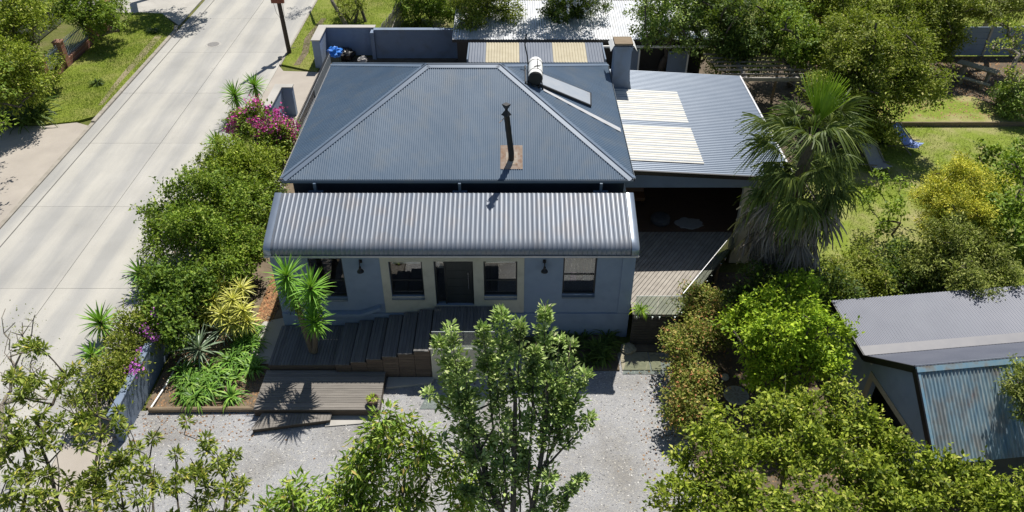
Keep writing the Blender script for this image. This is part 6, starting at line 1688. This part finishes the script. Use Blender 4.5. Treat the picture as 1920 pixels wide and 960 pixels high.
# --- grass blades and stone chips (nobody could count them)
def blades(name, polys, n, h, w, mat, z, seed):
    rng = np.random.RandomState(seed); Ps = []
    for poly in polys:
        xs = np.array([p[0] for p in poly]); ys_ = np.array([p[1] for p in poly])
        p = np.stack([rng.uniform(xs.min(), xs.max(), n * 2), rng.uniform(ys_.min(), ys_.max(), n * 2)], 1)
        ins_ = np.zeros(len(p), bool)
        for i in range(len(poly)):
            (x1, y1), (x2, y2) = poly[i], poly[i - 1]
            if y1 == y2: continue
            c_ = ((y1 > p[:, 1]) != (y2 > p[:, 1])) & (p[:, 0] < (x2 - x1) * (p[:, 1] - y1) / (y2 - y1) + x1)
            ins_ ^= c_
        Ps.append(p[ins_][:n])
    p = np.concatenate(Ps); k = len(p)
    # thinner where the turf is worn
    f = np.sin(p[:, 0] * .9 + 1.3 * np.sin(p[:, 1] * .7)) + np.sin(p[:, 1] * 1.1 + p[:, 0] * .4)
    keep = rng.rand(k) < np.clip(.75 + .35 * f, .15, 1)
    p = p[keep]; k = len(p)
    P3 = np.concatenate([p, np.full((k, 1), z)], 1)
    D3 = rng.normal(size=(k, 3)) * .75 + np.array([0, 0, .8]); D3[:, 2] = np.abs(D3[:, 2]) + .15
    s = rng.uniform(.5, 1.4, k)
    v, t = leaf_arrays(P3, D3, nrm(rng.normal(size=(k, 3)) + np.array([0, -.3, .5])), h * s, w * s)
    o = link_mesh(name, np_mesh(name, v, tris=t), LM[mat], None, (0, 0, 0)); o['kind'] = 'stuff'
    return o
blades('verge_blades', [[(p[0], p[1]) for p in verge], [(-15.35, 49.6), (-12.95, 48.6), (-12.95, 51.6), (-11, 53), (-6, 54), (-6, 66), (-15.35, 66)]], 34000, .11, .018, 'grassv', .06, 1)
blades('lawn_blades', [[(14.5, 26), (30, 26), (32, 40.9), (19.3, 40.9)], [(19.3, 41.05), (30.2, 41.05), (28.3, 44.4), (25.5, 45.0), (23.6, 46.2), (19, 46)]], 36000, .10, .02, 'grassl', .0, 2)
blades('field_blades', [[(19, 50.9), (40, 50.9), (45, 66), (19, 66)]], 16000, .25, .04, 'grassv', .05, 3)
rng = np.random.RandomState(9)
def chips(name, n, region, mat, seed, size=(.018, .035), z=0.0):
    rng = np.random.RandomState(seed)
    x0, x1, y0, y1 = region
    p = np.stack([rng.uniform(x0, x1, n), rng.uniform(y0, y1, n), np.full(n, z)], 1)
    tet = np.array([[-1, -.6, 0], [1, -.7, 0], [.1, 1, 0], [-.1, .1, .9]])
    a = rng.uniform(0, 6.28, n); s = rng.uniform(*size, n)
    ca, sa = np.cos(a), np.sin(a)
    q = tet[None] * rng.uniform(.6, 1.3, (n, 4, 3))
    x = q[..., 0] * ca[:, None] - q[..., 1] * sa[:, None]; y = q[..., 0] * sa[:, None] + q[..., 1] * ca[:, None]
    v = np.stack([x, y, q[..., 2]], -1) * s[:, None, None] + p[:, None]
    b = 4 * np.arange(n)
    t = np.concatenate([np.stack([b, b + 1, b + 3], 1), np.stack([b + 1, b + 2, b + 3], 1), np.stack([b + 2, b, b + 3], 1)])
    o = link_mesh(name, np_mesh(name, v.reshape(-1, 3), tris=t), mat, None, (0, 0, 0)); o['kind'] = 'stuff'
def island_mat(name, stops):
    m, n, b = _nt(name)
    g = n.nodes.new('ShaderNodeNewGeometry')
    n.links.new(_ramp(n, g.outputs['Random Per Island'], stops), b.inputs['Base Color']); b.inputs['Roughness'].default_value = .9
    return m
M['chips'] = island_mat('loose_chips', [(0, (.16, .16, .165)), (.4, (.32, .32, .325)), (.7, (.44, .42, .37)), (1, (.64, .63, .61))])
M['litter'] = island_mat('leaf_litter', [(0, (.10, .06, .03)), (.5, (.24, .13, .06)), (1, (.42, .25, .12))])
chips('gravel_chips', 12000, (-13.2, 6.1, 14.5, 22.2), M['chips'], 1)
chips('mulch_chips', 4000, (-10.5, -9.75, 24, 36), M['litter'], 2, (.03, .06), .07)
chips('leaf_litter', 2500, (-13.2, -9.3, 19.4, 24), M['litter'], 3, (.02, .045), .05)
chips('leaf_litter', 5000, (19, 34, 41.5, 50.5), M['litter'], 4, (.03, .07), .19)
chips('leaf_litter', 3000, (6.2, 13, 15, 27), M['litter'], 5, (.02, .05), .03)
chips('leaf_litter', 110, (-13.2, 6.2, 14.5, 22), M['litter'], 6, (.02, .045), .004)
chips('leaf_litter', 260, (4.4, 6.2, 14.5, 22), M['litter'], 7, (.02, .05), .004)
chips('leaf_litter', 160, (-13.2, -9, 17.9, 19.2), M['litter'], 8, (.02, .05), .004)
chips('leaf_litter', 1200, (-15.5, -13.7, 18, 38), M['litter'], 9, (.02, .05), .013)
print('leaves', LEAFN[0])
